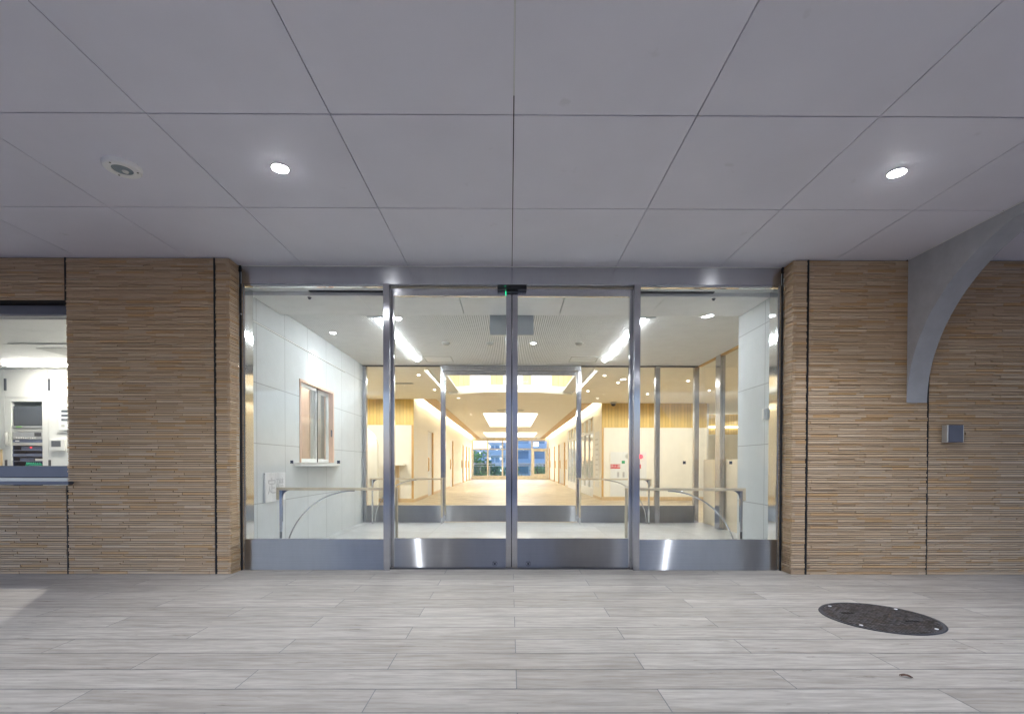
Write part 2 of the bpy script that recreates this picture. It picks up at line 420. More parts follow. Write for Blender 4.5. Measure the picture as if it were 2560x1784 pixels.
COOL = (0.90, 0.96, 1.0); WARM = (1.0, 0.80, 0.52); NEUT = (1.0, 0.93, 0.82)
M['g_linear'] = glow('linear lamp glow', COOL, 29)
M['g_spot'] = glow('downlight glow', (0.96, 0.98, 1.0), 120)
M['g_small'] = glow('small downlight glow', (0.98, 0.98, 1.0), 8)
M['g_warm'] = glow('warm downlight glow', NEUT, 5)
M['g_cove'] = glow('cove strip glow', (1.0, 0.90, 0.70), 18)
M['g_sky'] = glow('lit skylight diffuser', (1.0, 0.95, 0.86), 2.2)
M['g_soft'] = glow('soft skylight diffuser', (1.0, 0.96, 0.88), 1.25)
M['g_well'] = glow('lit clerestory pane', (1.0, 0.98, 0.93), 0.9)
M['g_edge'] = glow('well edge strip glow', (1.0, 0.95, 0.82), 2.0)
M['g_office'] = glow('office tube glow', (1.0, 0.97, 0.90), 12)
M['g_green'] = glow('green indicator', (0.02, 0.9, 0.35), 1.0)
M['g_red'] = glow('red alarm lamp', (1.0, 0.05, 0.06), 1.3)
M['g_box'] = glow('lit sign box', (1, 1, 1), 2.2)
M['g_flat'] = glow('apartment lamp', (0.9, 0.95, 1.0), 2.0)

def lamp(name, kind, loc, power, color, **kw):
    l = bpy.data.lights.new(name, kind); l.energy = power; l.color = color
    for k, v in kw.items(): setattr(l, k, v)
    o = bpy.data.objects.new(name, l); COL.objects.link(o); o.location = loc
    return o

# ------------------------------------------------------------------ world, sun, camera
EL, ROT = R(14), R(20)
w = bpy.data.worlds.new('World'); S.world = w; w.use_nodes = True
bg = w.node_tree.nodes['Background']
sk = w.node_tree.nodes.new('ShaderNodeTexSky'); sk.sky_type = 'NISHITA'; sk.sun_disc = False
sk.sun_elevation = EL; sk.sun_rotation = ROT; sk.air_density = 1.4; sk.dust_density = 0.6; sk.ozone_density = 3.5
tint = w.node_tree.nodes.new('ShaderNodeMix'); tint.data_type = 'RGBA'; tint.blend_type = 'MULTIPLY'
tint.inputs[0].default_value = 1.0; tint.inputs[7].default_value = (1.0, 0.92, 1.18, 1)      # the violet of the blue hour
w.node_tree.links.new(sk.outputs[0], tint.inputs[6]); w.node_tree.links.new(tint.outputs[2], bg.inputs[0]); bg.inputs[1].default_value = 0.15
sun = lamp('sun', 'SUN', (0, -20, 30), 0.5, (1.0, 0.92, 0.85), angle=R(12))
sd = Vector((math.sin(ROT)*math.cos(EL), math.cos(ROT)*math.cos(EL), math.sin(EL)))
sun.rotation_euler = sd.to_track_quat('Z', 'Y').to_euler()

cam = bpy.data.cameras.new('camera'); cam.sensor_width = 36; cam.lens = 17.25
cam.shift_x = 0.0; cam.shift_y = 0.1107; cam.clip_end = 2000; cam.clip_start = 0.05
co = bpy.data.objects.new('camera', cam); COL.objects.link(co)
co.location = (-0.018, 0, 1.03); co.rotation_euler = (R(89.25), R(-0.1), R(-0.25))
S.camera = co
S.view_settings.view_transform = 'Standard'; S.view_settings.look = 'None'; S.view_settings.exposure = 1.85; S.view_settings.gamma = 1

# ------------------------------------------------------------------ setting: ground and porch floor
CEIL = 2.93
MB().sheet(-160, 160, -220, 4.6, -0.012).build('ground', M['ground'], kind='structure')
rg = MB(); rn0 = random.Random(2); pts = [(-34+3.4*k, 21*math.sin(math.pi*(k+0.6)/21.2)**0.35+3*rn0.random()) for k in range(21)]
for (xa, ha), (xb, hb) in zip(pts, pts[1:]):
    rg.add([(xa,-85,-0.1),(xb,-85,-0.1),(xb,-92,hb),(xa,-92,ha),(xa,-110,-0.1),(xb,-110,-0.1)], [(1,0,3,2),(2,3,4,5)])
rg.build('reflection_ridge', M['ridge_haze'], kind='structure')  # unseen ridge, added so the upright steel reflects something darker than sky
MB().sheet(-200, 200, 37, 420, -7.0).build('lower_ground', M['slope'], kind='structure')
pl = MB(); y = 2.023 - 0.2135*36; row = 0
L = 1.29
while y < 4.92:
    x = -0.63 - L*12 + (0 if (row % 2) == 0 else 0.645)
    while x < 10:
        a, b = max(x+0.0022, -9), min(x+L-0.0022, 9)
        if b > a: pl.sheet(a, b, y+0.0031, min(y+0.2104, 4.95), 0.0)
        x += L
    y += 0.2135; row += 1
pf = pl.build('porch_floor', M['plank'], kind='structure')
MB().sheet(-9, 9, -5.7, 4.95, -0.002).build('porch_floor_grout', M['grout'], pf, kind='structure')

# porch ceiling: metre-square boards with open joints, cut where the arch beam stands
cb = MB()
xs = [-9] + list(range(-8, 4)) + [3.675]
ys = [-3.3, -2.3, -1.3, -0.3, 0.70, 1.70, 2.70, 3.68, 4.75]
for i in range(len(xs)-1):
    for j in range(len(ys)-1):
        cb.box(xs[i]+0.003, xs[i+1]-0.003, ys[j]+0.0048, ys[j+1]-0.0048, CEIL, CEIL+0.012)
for j in range(len(ys)-1):
    cb.box(3.872, 9.0, ys[j]+0.0005, ys[j+1]-0.0005, CEIL, CEIL+0.012)
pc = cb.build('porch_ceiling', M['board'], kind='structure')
MB().box(-9, 9, -3.35, 4.95, CEIL+0.016, CEIL+0.5).build('porch_ceiling_slab', M['gap'], pc, kind='structure')

MB().box(-0.0022, 0.0022, 0.72, 2.56, CEIL+0.001, CEIL+0.011).build('joint_highlight', M['white'], pc, kind='structure')  # white strip standing in for the bright highlight along the centre joint

# ------------------------------------------------------------------ stacked tile walls
rows = []
COURSE = [(0.0268, 0.0), (0.0182, 0.165), (0.0162, 0.205)]     # tall, middle and thin course, each with its own bond offset
z = 0.003; k = 0
while z < CEIL-0.004:
    h, off_ = COURSE[k % 3]
    if z + h > CEIL-0.012: h = CEIL-0.004-z
    rows.append((z, z+h, off_)); z += h; k += 1
FACE = 4.575
GAPZ = 0.0049
TL = 0.254
def tiles_x(mb, x0, x1, z0, z1, rnd, face=FACE, sgn=1):
    for (a, b, off_) in rows:
        if a < z0-0.004 or b > z1+0.012: continue
        x = math.floor((x0-off_)/TL)*TL + off_ + rnd.uniform(-0.012, 0.012)
        if x > x0: x -= TL
        while x < x1:
            nx = x + TL + rnd.uniform(-0.006, 0.006)
            xa, xb = max(x, x0), min(nx, x1)
            if xb - xa > 0.004:
                d = rnd.choice([0, 0, 0.002, 0.004, 0.007, 0.009]); g = rnd.choice([0.0003, 0.0005, 0.0007])
                mb.box(xa+g, xb-g, face-d, face+0.03*sgn, a+rnd.choice([0, 0, 0.001]), b-GAPZ)
            x = nx
def tiles_ret(mb, side, xin, rnd):
    """corner piece: 13 cm on the face and the return into the doorway"""
    for (a, b, _o) in rows:
        d = rnd.choice([0, 0.003, 0.006, 0.009]); dx = rnd.choice([0, 0.003, 0.006])
        x_in = xin*side - dx*side
        x_out = (xin+0.124)*side
        if rnd.random() < 0.5:
            mb.box(x_in, x_out, FACE-d, FACE+0.02, a, b-GAPZ)
            mb.box(x_in+0.002*side, x_in+0.03*side, FACE+0.0212, 4.735, a, b-GAPZ)
        else:
            k = rnd.uniform(0.02, 0.06)
            mb.box(x_in, x_in+0.03*side, FACE-d, 4.735-k, a, b-GAPZ)
            mb.box(x_in+0.002*side, x_in+0.03*side, 4.7362-k, 4.735, a, b-GAPZ)
            mb.box(x_in+0.0312*side, x_out, FACE-d, FACE+0.02, a, b-GAPZ)
WX = -4.125            # right edge of the office window
W0, W1 = 0.83, 2.515   # its sill and head
rl = random.Random(21)
lw = thing('tile_wall', 'brown wall of thin stacked tiles around the office window, left of the doors', 'wall', (-5.4, 4.6, 0))
mb = MB()
tiles_x(mb, -9, WX-0.012, 0, W0-0.002, rl); tiles_x(mb, -9, WX-0.012, W1+0.006, CEIL, rl)
tiles_x(mb, WX+0.004, -2.7655, 0, CEIL, rl); tiles_ret(mb, -1, 2.618, rl)
# tiles turning into the window reveal
for (a, b, _o) in rows:
    if W0 < a and b < W1: mb.box(WX+0.0002, WX+0.0038, FACE+0.006, 4.66, a, b-GAPZ)
mb.build('tile_facing', M['tile'], lw)
mb = MB()
mb.box(WX+0.004, -2.648, FACE+0.012, 4.735, 0, CEIL); mb.box(-9, WX+0.004, FACE+0.012, 4.735, 0, W0-0.01); mb.box(-9, WX+0.004, FACE+0.012, 4.735, W1+0.01, CEIL)
mb.build('mortar_bed', M['mortar'], lw)
for x, za, zb in ((-2.757, 0, CEIL), (WX-0.006, 0, W0-0.01), (WX-0.006, W1+0.02, CEIL)):
    MB().box(x-0.0062, x+0.0062, FACE-0.002, FACE+0.011, za, zb).build('expansion_joint', M['joint'], lw)

rw = thing('tile_wall', 'brown wall of thin stacked tiles with a grey box, right of the doors', 'wall', (5.4, 4.6, 0))
mb = MB()
tiles_x(mb, 2.7655, 3.8805, 0, CEIL, rl); tiles_x(mb, 3.8955, 9, 0, CEIL, rl); tiles_ret(mb, 1, 2.618, rl)
mb.build('tile_facing', M['tile'], rw)
MB().box(2.648, 9, FACE+0.012, 4.735, 0, CEIL).build('mortar_bed', M['mortar'], rw)
for x, zb in ((2.757, CEIL), (3.888, CEIL-0.01)):
    MB().box(x-0.0062, x+0.0062, FACE-0.002, FACE+0.011, 0, zb).build('expansion_joint', M['joint'], rw)

# ------------------------------------------------------------------ arch beam at right
ar = thing('arch_beam', 'grey concrete arch springing from the tile wall on the right up to the ceiling', 'arch', (3.79, 4.56, 1.6))
RC = 1.275; AY, AZ = 4.564-RC, 1.605
out = [(4.564, AZ)]
out += [(AY+RC*math.cos(R(t)), AZ+RC*math.sin(R(t))) for t in [k*180/64 for k in range(1, 64)]]
out += [(AY-RC, AZ), (AY-RC, 0.0), (AY-RC-0.25, 0.0), (AY-RC-0.25, CEIL-0.002), (4.564, CEIL-0.002)]
MB().prism(out, 'X', 3.677, 3.868).build('beam', M['concrete'], ar, bevel=0.006)
MB().box(3.8685, 3.8815, FACE-0.0115, FACE+0.004, 1.606, 2.90).build('pocket', M['joint'], ar)
mb = MB(); mb.box(3.671, 3.677, AY-RC-0.25, 4.56, CEIL-0.006, CEIL-0.001)
mb.build('edge_trim', M['white'], ar)

# ------------------------------------------------------------------ porch fixtures
def downlight(name, loc, r, label, cat, glowm, group=None, ring=0.012, rim=None):
    t = thing(name, label, cat, loc, group)
    x, y_, z_ = loc
    n = 32
    MB().lathe([(r, -0.001), (r+ring*0.3, -0.006), (r+ring, -0.003), (r+ring, 0.0)], loc, 'Z', n).build('trim_ring', rim or M['white'], t)
    MB().lathe([(r*0.15, -0.013), (r*0.5, -0.011), (r*0.72, -0.007), (r*0.97, -0.0015)], (x, y_, z_), 'Z', n).build('lens', glowm, t)
    return t
dl = []
for x, yy in ((-1.5, -1.3), (2.5, -1.3)):
    MB().disc((x, yy, CEIL-0.008), 0.05, 0.006).build('rear_lamp', M['g_spot'], kind='structure')
    lamp('downlight_beam', 'SPOT', (x, yy, CEIL-0.03), 56, (0.88, 0.93, 1.0), spot_size=R(125), spot_blend=0.9, shadow_soft_size=0.018)
for x, yy, lab in ((-1.50, 3.19, 'bright round downlight in the porch ceiling, nearest the white emergency lamp'), (2.50, 3.21, 'bright round downlight in the porch ceiling, nearest the concrete arch')):
    dl.append(downlight('downlight', (x, yy, CEIL), 0.048, lab, 'downlight', M['g_spot'], 'porch downlights', 0.009, M['detector']))
    s = lamp('downlight_beam', 'SPOT', (x, yy, CEIL-0.03), 56, (0.88, 0.93, 1.0), spot_size=R(125), spot_blend=0.9, shadow_soft_size=0.018)
em = thing('emergency_lamp', 'white round emergency lamp fixed to the porch ceiling on the left', 'emergency lamp', (-2.50, 3.175, CEIL))
MB().lathe([(0.056, -0.010), (0.060, -0.027), (0.096, -0.027), (0.103, -0.021), (0.106, 0.0)], (-2.50, 3.175, CEIL), 'Z', 48).build('ring', M['sign_white'], em)
MB().lathe([(0.0005, -0.0135), (0.0575, -0.0235)], (-2.50, 3.175, CEIL), 'Z', 48).build('bowl', M['lamp_bowl'], em)
MB().lathe([(0.006, -0.032), (0.016, -0.030), (0.020, -0.022), (0.020, -0.012)], (-2.496, 3.195, CEIL), 'Z', 20).build('bulb', M['plastic'], em)
for a in (20, 140, 260): MB().disc((-2.50+0.082*math.cos(R(a)), 3.175+0.082*math.sin(R(a)), CEIL-0.0288), 0.0055, 0.003, 'Z', 12).build('screw', M['black'], em)

wb = thing('wall_box', 'small blue grey box mounted on the tile wall under the arch', 'wall box', (4.085, FACE, 1.31))
MB().box(4.022, 4.155, FACE-0.075, FACE-0.010, 1.237, 1.397).build('housing', M['slate'], wb, bevel=0.004)
MB().box(4.010, 4.0215, FACE-0.070, FACE-0.010, 1.237, 1.397).build('side_rim', M['silver'], wb, bevel=0.002)
MB().box(4.1555, 4.162, FACE-0.070, FACE-0.010, 1.237, 1.397).build('side_rim', M['silver'], wb, bevel=0.002)

# manhole cover
mh = thing('manhole_cover', 'round black iron manhole cover set in the porch floor', 'manhole', (2.475, 3.285, 0))
cx, cy = 2.475, 3.285
MB().lathe([(0.322, 0.004), (0.327, 0.0055), (0.345, 0.0055), (0.349, 0.001)], (cx, cy, 0), 'Z', 72).build('rim', M['engrave'], mh)
MB().disc((cx, cy, 0.0005), 0.320, 0.0045, 'Z', 72).build('plate', M['manhole'], mh)
for a in (35, 125, 215, 305):
    MB().lathe([(0.0115, 0.0), (0.010, 0.003)], (cx+0.302*math.cos(R(a)), cy+0.302*math.sin(R(a)), 0.0055), 'Z', 16).build('bolt', M['sign_white'], mh)
for a in (160, 340):
    px, py = cx+0.175*math.cos(R(a-10)), cy+0.175*math.sin(R(a-10))
    MB().prism([(px+0.045*math.cos(R(t))-0.0*math.sin(R(t)), py+0.016*math.sin(R(t))) for t in range(0, 360, 20)], 'Z', 0.0052, 0.0062).build('key_slot', M['joint'], mh)

# dead leaf and a crumb on the planks
lf = MB()
for (ax, ay, bx, by, wd) in ((0, 0, 0.05, -0.03, 0.008), (0.005, -0.008, 0.045, -0.045, 0.006), (0.02, 0.0, 0.055, -0.045, 0.005)):
    n = 6; vs = []; fs = []
    for k in range(n+1):
        t = k/n; ww = wd*math.sin(math.pi*min(max(t, .05), .95)); X = ax+(bx-ax)*t; Y = ay+(by-ay)*t
        vs += [(1.885+X*0.75-ww*.5, 2.375+Y*0.75-ww*.6, 0.004+0.008*math.sin(t*3.0)), (1.885+X*0.75+ww*.5, 2.375+Y*0.75+ww*.6, 0.007+0.007*math.sin(t*3.3)),
               (1.885+X*0.75-ww*.5, 2.375+Y*0.75-ww*.6, 0.002+0.008*math.sin(t*3.0)), (1.885+X*0.75+ww*.5, 2.375+Y*0.75+ww*.6, 0.005+0.007*math.sin(t*3.3))]
    for k in range(n):
        q = 4*k; fs += [(q, q+1, q+5, q+4), (q+2, q+6, q+7, q+3), (q, q+4, q+6, q+2), (q+1, q+3, q+7, q+5)]
    lf.add(vs, fs)
tag(lf.build('dead_leaf', M['leaf_brown'], loc=(1.885, 2.375, 0)), 'curled brown dead leaf lying on the grey planks below the manhole', 'leaf')

# pillars of the porch behind the viewer (seen only as reflections)
for sx in (-1, 1):
    mb = MB(); mb.box(1.15*sx, 2.75*sx, -3.2, -2.6, 0, CEIL-0.002)
    mb.build('porch_pillar', M['concrete'], kind='structure')

# ------------------------------------------------------------------ entrance screen
YD = 4.75
ent = thing('entrance_frame', 'brushed steel frame with deep header over the front glass doors', 'door frame', (0, YD, 0))
MB().box(-2.60, 2.60, YD, 4.93, 2.757, CEIL-0.003).build('header', M['steel'], ent, bevel=0.0015)
MB().box(-2.60, 2.60, YD-0.006, YD-0.0002, CEIL-0.008, CEIL-0.0005).build('ceiling_trim', M['white'], ent)
for sx in (-1, 1):
    MB().box(2.585*sx, 2.612*sx, YD, 4.93, 0, 2.757).build('jamb', M['mirror'], ent)
    MB().box(2.606*sx, 2.615*sx, YD-0.012, YD-0.0005, 0, CEIL-0.01).build('sealant', M['joint'], ent)
    MB().box(1.178*sx, 1.238*sx, 4.735, 4.812, 0, 2.757).build('mullion', M['steel_post'], ent, bevel=0.0015)
MB().box(-1.178, 1.178, 4.80, 4.90, -0.001, 0.008).build('threshold', M['engrave'], ent)

def petals(mb, x, y_, z_, r, d=0.0012):
    for k in range(4):
        a = R(45+90*k); px, pz = x+r*0.56*math.cos(a), z_+r*0.56*math.sin(a)
        mb.disc((px, y_-d, pz), r*0.43, d, 'Y', 14)
    mb.disc((x, y_-d*0.9, z_), r*0.22, d*0.9, 'Y', 10)
for sx, side in ((-1, 'left'), (1, 'right')):
    fp = thing('fixed_panel', {'left': 'fixed glass panel with steel kick plate, on the side of the reception window', 'right': 'fixed glass panel with steel kick plate, on the side nearest the concrete arch'}[side], 'glass panel', (1.91*sx, YD, 0), 'fixed front glass panels')
    MB().box(1.238*sx, 2.584*sx, 4.770, 4.780, 0.301, 2.736).build('pane', M['glass'], fp)
    MB().box(1.2385*sx, 2.584*sx, 4.756, 4.806, 0.0, 0.300).build('kick_plate', M['steel_kick'], fp, bevel=0.001)
    MB().box(1.2385*sx, 2.584*sx, 4.758, 4.800, 2.737, 2.7565).build('top_trim', M['mirror'], fp)
    MB().box(2.575*sx, 2.5845*sx, 4.762, 4.790, 0.301, 2.736).build('edge_bead', M['mirror'], fp)
    for dx in (1.68, 2.133):
        mb = MB(); petals(mb, dx*sx, 4.7695, 1.047, 0.019); mb.build('decal', M['ink'], fp)

def sliding_door(sx, Y, label, group, front=True):
    d = thing('sliding_door', label, 'sliding door', (0.6*sx, Y, 0), group)
    a, b = 0.004*sx, 1.196*sx
    ztop = 2.742 if front else 2.665
    MB().box(0.057*sx, 1.152*sx, Y+0.015, Y+0.025, 0.301, ztop-0.072).build('pane', M['glass'] if front else M['glass_in'], d)
    MB().box(0.0572*sx, 1.1518*sx, Y+0.002, Y+0.040, 0.012, 0.300).build('kick_plate', M['steel_kick'], d, bevel=0.001)
    MB().box(0.0572*sx, 1.1518*sx, Y+0.002, Y+0.040, ztop-0.071, ztop).build('top_rail', M['steel'], d, bevel=0.001)
    MB().box(a, 0.057*sx, Y, Y+0.042, 0.014, ztop-(0.03 if front else 0)).build('stile', M['steel_post'], d, bevel=0.002)
    MB().box(1.152*sx, b, Y, Y+0.042, 0.014, ztop).build('stile', M['mirror'], d, bevel=0.002)
    if front and sx > 0:
        MB().box(-0.0038, 0.0038, Y+0.010, Y+0.034, 0.014, ztop-0.031).build('rubber_seal', M['joint'], d)
    if front:
        ex, ez = 0.165*sx, 0.052
        mb = MB()
        ring = [(ex+0.024*math.cos(R(t)), Y+0.0008, ez+0.024*math.sin(R(t))) for t in range(0, 361, 15)]
        for k in range(0, 24, 2):
            mb.tube(ring[k:k+2], 0.0032, 6)
        for t in (90, 145, 35):
            mb.tube([(ex, Y+0.0008, ez-0.014), (ex+0.008*math.cos(R(t)), Y+0.0008, ez+0.003), (ex+0.017*math.cos(R(t)), Y+0.0008, ez+0.014)], 0.0032, 6)
        mb.tube([(ex-0.012, Y+0.0008, ez-0.012), (ex, Y+0.0008, ez-0.002), (ex+0.012, Y+0.0008, ez-0.012)], 0.003, 6)
        mb.build('emblem', M['engrave'], d)
    return d
sliding_door(-1, 4.82, 'front glass sliding door with steel kick plate, the leaf on the reception window side', 'front sliding doors')
sliding_door(1, 4.82, 'front glass sliding door with steel kick plate, the leaf on the arch side', 'front sliding doors')
sn = thing('door_sensor', 'black motion sensor under the steel header above the meeting doors', 'sensor', (0, 4.78, 2.73))
MB().box(-0.142, 0.142, 4.752, 4.812, 2.716, 2.7565).build('housing', M['black'], sn, bevel=0.004)
MB().box(-0.058, 0.058, 4.770, 4.818, 2.700, 2.7155).build('cover', M['black'], sn)
MB().disc((-0.066, 4.7505, 2.741), 0.003, 0.0012, 'Y', 10).build('indicator', M['g_green'], sn)
MB().box(-0.062, -0.0585, 4.8145, 4.8185, 2.672, 2.7155).build('glow_strip', M['g_green'], sn)  # glowing sliver drawn as the indicator's reflection at the stile

# ------------------------------------------------------------------ vestibule shell
VL, VR, VR2, VB = -2.61, 2.60, 3.30, 8.65
MB().sheet(VL, VR2+0.1, 4.951, VB+0.05, 0.0005).build('vestibule_floor', M['vest_floor'], kind='structure')
sf = MB()
for a, b in ((VL, -1.552), (-1.549, -0.541), (-0.530, 0.530), (0.541, 1.549), (1.552, VR)):
    sf.box(a, b, 4.95, 5.58, 2.712, 2.74)
so = sf.build('vestibule_soffit', M['soffit'], kind='structure')
MB().box(VL, VR, 4.951, 5.575, 2.742, 2.93).build('soffit_back', M['gap'], so, kind='structure')
MB().box(VL, VR, 4.946, 4.9495, 2.712, 2.765).build('soffit_fascia', M['soffit'], so, kind='structure')
for sx in (-1, 1):
    tag(MB().box(1.245*sx, 2.02*sx, 4.905, 4.944, 2.742, 2.7500).build('slot_vent', M['black'], loc=(1.7*sx, 4.92, 2.75)),
        ('black slot vent above the fixed glass on the reception window side' if sx < 0 else 'black slot vent above the fixed glass on the white intercom side'), 'vent', 'slot vents over the fixed glass')
sl = MB(); x = VL
while x < VR2+0.05:
    sl.box(x, x+0.0200, 5.581, VB, 2.762, 2.772); x += 0.0262
so = sl.build('vestibule_ceiling', M['soffit'], kind='structure')
MB().box(VL-0.1, VR2+0.2, 5.581, VB, 2.785, 2.93).build('ceiling_back', M['groove'], so, kind='structure')

vw = thing('stone_wall', 'pale grey stone slab wall around the reception window inside the doors', 'wall', (VL, 6.8, 0))
RW0, RW1, RZ0, RZ1 = 6.06, 7.22, 1.045, 2.075
mb = MB()
for (a, b, c, d) in ((4.931, RW0, 0, 2.80), (RW1, VB+0.05, 0, 2.80), (RW0, RW1, 0, RZ0), (RW0, RW1, RZ1, 2.80)):
    mb.box(VL-0.12, VL, a, b, c, d)
mb.build('slab_face', M['wall_slab'], vw)
rwl = thing('stone_wall', 'short pale grey stone slab wall carrying the white intercom', 'wall', (VR, 5.3, 0))
MB().box(VR, VR+0.70, 4.931, 5.63, 0, 2.80).build('slab_face', M['wall_slab'], rwl)

# reception window in the left wall
rc = thing('reception_window', 'sliding reception window with peach wood trim in the stone wall', 'window', (VL, 6.64, 1.04))
mb = MB()
mb.box(VL-0.12, VL+0.012, RW0, RW0+0.028, RZ0, RZ1); mb.box(VL-0.12, VL+0.012, RW1-0.028, RW1, RZ0, RZ1); mb.box(VL-0.12, VL+0.012, RW0+0.028, RW1-0.028, RZ1-0.028, RZ1)
mb.build('trim', M['peach'], rc)
for a, b, x in ((RW0+0.03, 6.66, VL-0.045), (6.60, RW1-0.03, VL-0.085)):
    s = MB()
    s.box(x, x+0.028, a, a+0.045, RZ0+0.002, RZ1-0.03); s.box(x, x+0.028, b-0.045, b, RZ0+0.002, RZ1-0.03)
    s.box(x, x+0.028, a+0.045, b-0.045, RZ0+0.002, RZ0+0.05); s.box(x, x+0.028, a+0.045, b-0.045, RZ1-0.075, RZ1-0.03)
    sh = s.build('sash', M['white'], rc)
    MB().box(x+0.010, x+0.016, a+0.045, b-0.045, RZ0+0.05, RZ1-0.075).build('pane', M['glass_in'], sh)
MB().box(VL-0.016, VL-0.008, 6.645, 6.662, RZ0+0.004, RZ1-0.032).build('meeting_strip', M['black'], rc)
MB().box(VL-0.016, VL-0.006, RW1-0.055, RW1-0.035, 1.42, 1.52).build('latch', M['alu'], rc)
ol = [(VL+0.001, 5.90)] + [(VL+0.17*math.sin(math.pi*k/24)**0.55, 5.90+1.50*k/24) for k in range(1, 24)] + [(VL+0.001, 7.40)]
MB().prism(ol, 'Z', 1.003, 1.043).build('ledge', M['white'], rc, bevel=0.008)

# cornerstone plaque
cp = thing('cornerstone_plaque', 'square white marble cornerstone plaque on the stone slab wall', 'plaque', (VL, 5.40, 0.775))
MB().box(VL+0.001, VL+0.022, 5.17, 5.63, 0.618, 0.932).build('slab', M['marble'], cp, bevel=0.003)
letters('inscription', '定礎', 0.185, (VL+0.0228, 5.40, 0.775), 'X', M['engrave_stone'], cp, 0.0008)

ic = thing('intercom', 'white intercom handset on the short stone wall', 'intercom', (VR, 5.0, 1.54))
MB().box(VR-0.030, VR-0.001, 4.955, 5.045, 1.48, 1.60).build('base', M['plastic'], ic, bevel=0.008)
MB().box(VR-0.046, VR-0.031, 4.965, 4.995, 1.487, 1.593).build('handset', M['plastic'], ic, bevel=0.006)

# linear lamps
for sx, wh in ((-1, 'above the reception window side of the vestibule'), (1, 'above the intercom side of the vestibule')):
    t = thing('linear_lamp', 'long glowing linear lamp in the slatted ceiling, ' + wh, 'ceiling lamp', (1.57*sx, 7.0, 2.76), 'linear lamps of the vestibule')
    MB().box(1.550*sx, 1.592*sx, 5.86, 8.26, 2.747, 2.7608).build('diffuser', M['g_linear'], t)
    MB().box(1.50*sx, 1.70*sx, 5.79, 5.83, 2.752, 2.7615).build('end_plate', M['grey_panel'], t)
# small lamps of the vestibule
for (x, yy, z_, lab) in ((-1.345, 5.86, 2.76, 'small lit downlight beside the near end of the left linear lamp'), (-2.36, 6.52, 2.76, 'small lit downlight washing the stone wall over the reception window'),
                        (2.24, 5.56, 2.712, 'round lit downlight in the soffit close to the intercom wall'), (0.315, 7.05, 2.76, 'small lit downlight in the middle of the slatted ceiling')):
    downlight('small_downlight', (x, yy, z_), 0.04, lab, 'downlight', M['g_small'], 'vestibule downlights')
s = lamp('wall_washer_beam', 'SPOT', (-2.36, 6.52, 2.745), 11, (0.95, 0.98, 1.0), spot_size=R(62), spot_blend=0.7, shadow_soft_size=0.02)
s.rotation_euler = (0, R(22), 0)
for (x, yy, lab) in ((-0.93, 7.05, 'pale flat ceiling speaker beside the left linear lamp'), (-0.305, 7.05, 'cream smoke detector near the middle of the slatted ceiling'), (0.97, 7.05, 'grey round smoke detector beside the right linear lamp')):
    t = thing('smoke_detector', lab, 'detector', (x, yy, 2.76), 'round ceiling devices')
    MB().lathe([(0.035, -0.030), (0.045, -0.022), (0.055, -0.012), (0.058, 0.0)], (x, yy, 2.7615), 'Z', 24).build('cover', M['detector'], t)
    MB().lathe([(0.062, -0.004), (0.064, 0.0)], (x, yy, 2.7615), 'Z', 24).build('base_ring', M['plastic'], t)
for sx, lab in ((-1, 'square access panel frame in the slatted ceiling, near the left linear lamp'), (1, 'square access panel frame in the slatted ceiling, near the right linear lamp')):
    t = thing('access_panel', lab, 'access panel', (1.2*sx, 8.14, 2.76), 'ceiling access panels')
    mb = MB(); a, b = 0.97*sx, 1.43*sx; q = 0.012*sx
    mb.box(a, b, 7.93, 7.942, 2.756, 2.7618); mb.box(a, b, 8.338, 8.35, 2.756, 2.7618); mb.box(a, a+q, 7.942, 8.338, 2.756, 2.7618); mb.box(b-q, b, 7.942, 8.338, 2.756, 2.7618)
    mb.build('frame', M['detector'], t)
    MB().box(a+q*1.5, b-q*1.5, 7.948, 8.332, 2.7585, 2.7616).build('panel', M['soffit'], t)
for sx, lab in ((-1, 'tiny dark sprinkler head in the soffit near the reception side'), (1, 'tiny dark sprinkler head in the soffit near the intercom side')):
    tag(MB().lathe([(0.006, -0.02), (0.012, -0.018), (0.012, -0.010), (0.02, -0.004), (0.02, 0)], (2.05*sx, 5.0, 2.7118), 'Z', 16).build('sprinkler_head', M['alu'], loc=(2.05*sx, 5.0, 2.71)), lab, 'sprinkler', 'sprinkler heads')
hp = thing('hanging_panel', 'blank blue grey panel hanging from the vestibule ceiling behind the doors', 'panel', (0, 5.66, 2.76))
MB().box(-0.25, 0.25, 5.63, 5.69, 2.512, 2.742).build('board', M['grey_panel'], hp, bevel=0.003)
MB().box(-0.246, 0.246, 5.632, 5.688, 2.502, 2.5115).build('lower_edge', M['plastic'], hp)
for x in (-0.2, 0.2): MB().box(x-0.01, x+0.01, 5.65, 5.67, 2.7425, 2.7615).build('bracket', M['silver'], hp)

for sx in (-1, 1):
    MB().box(1.245*sx, 2.584*sx, 4.802, 4.9445, 2.7505, 2.7562).build('soffit_liner', M['soffit'], so, kind='structure')

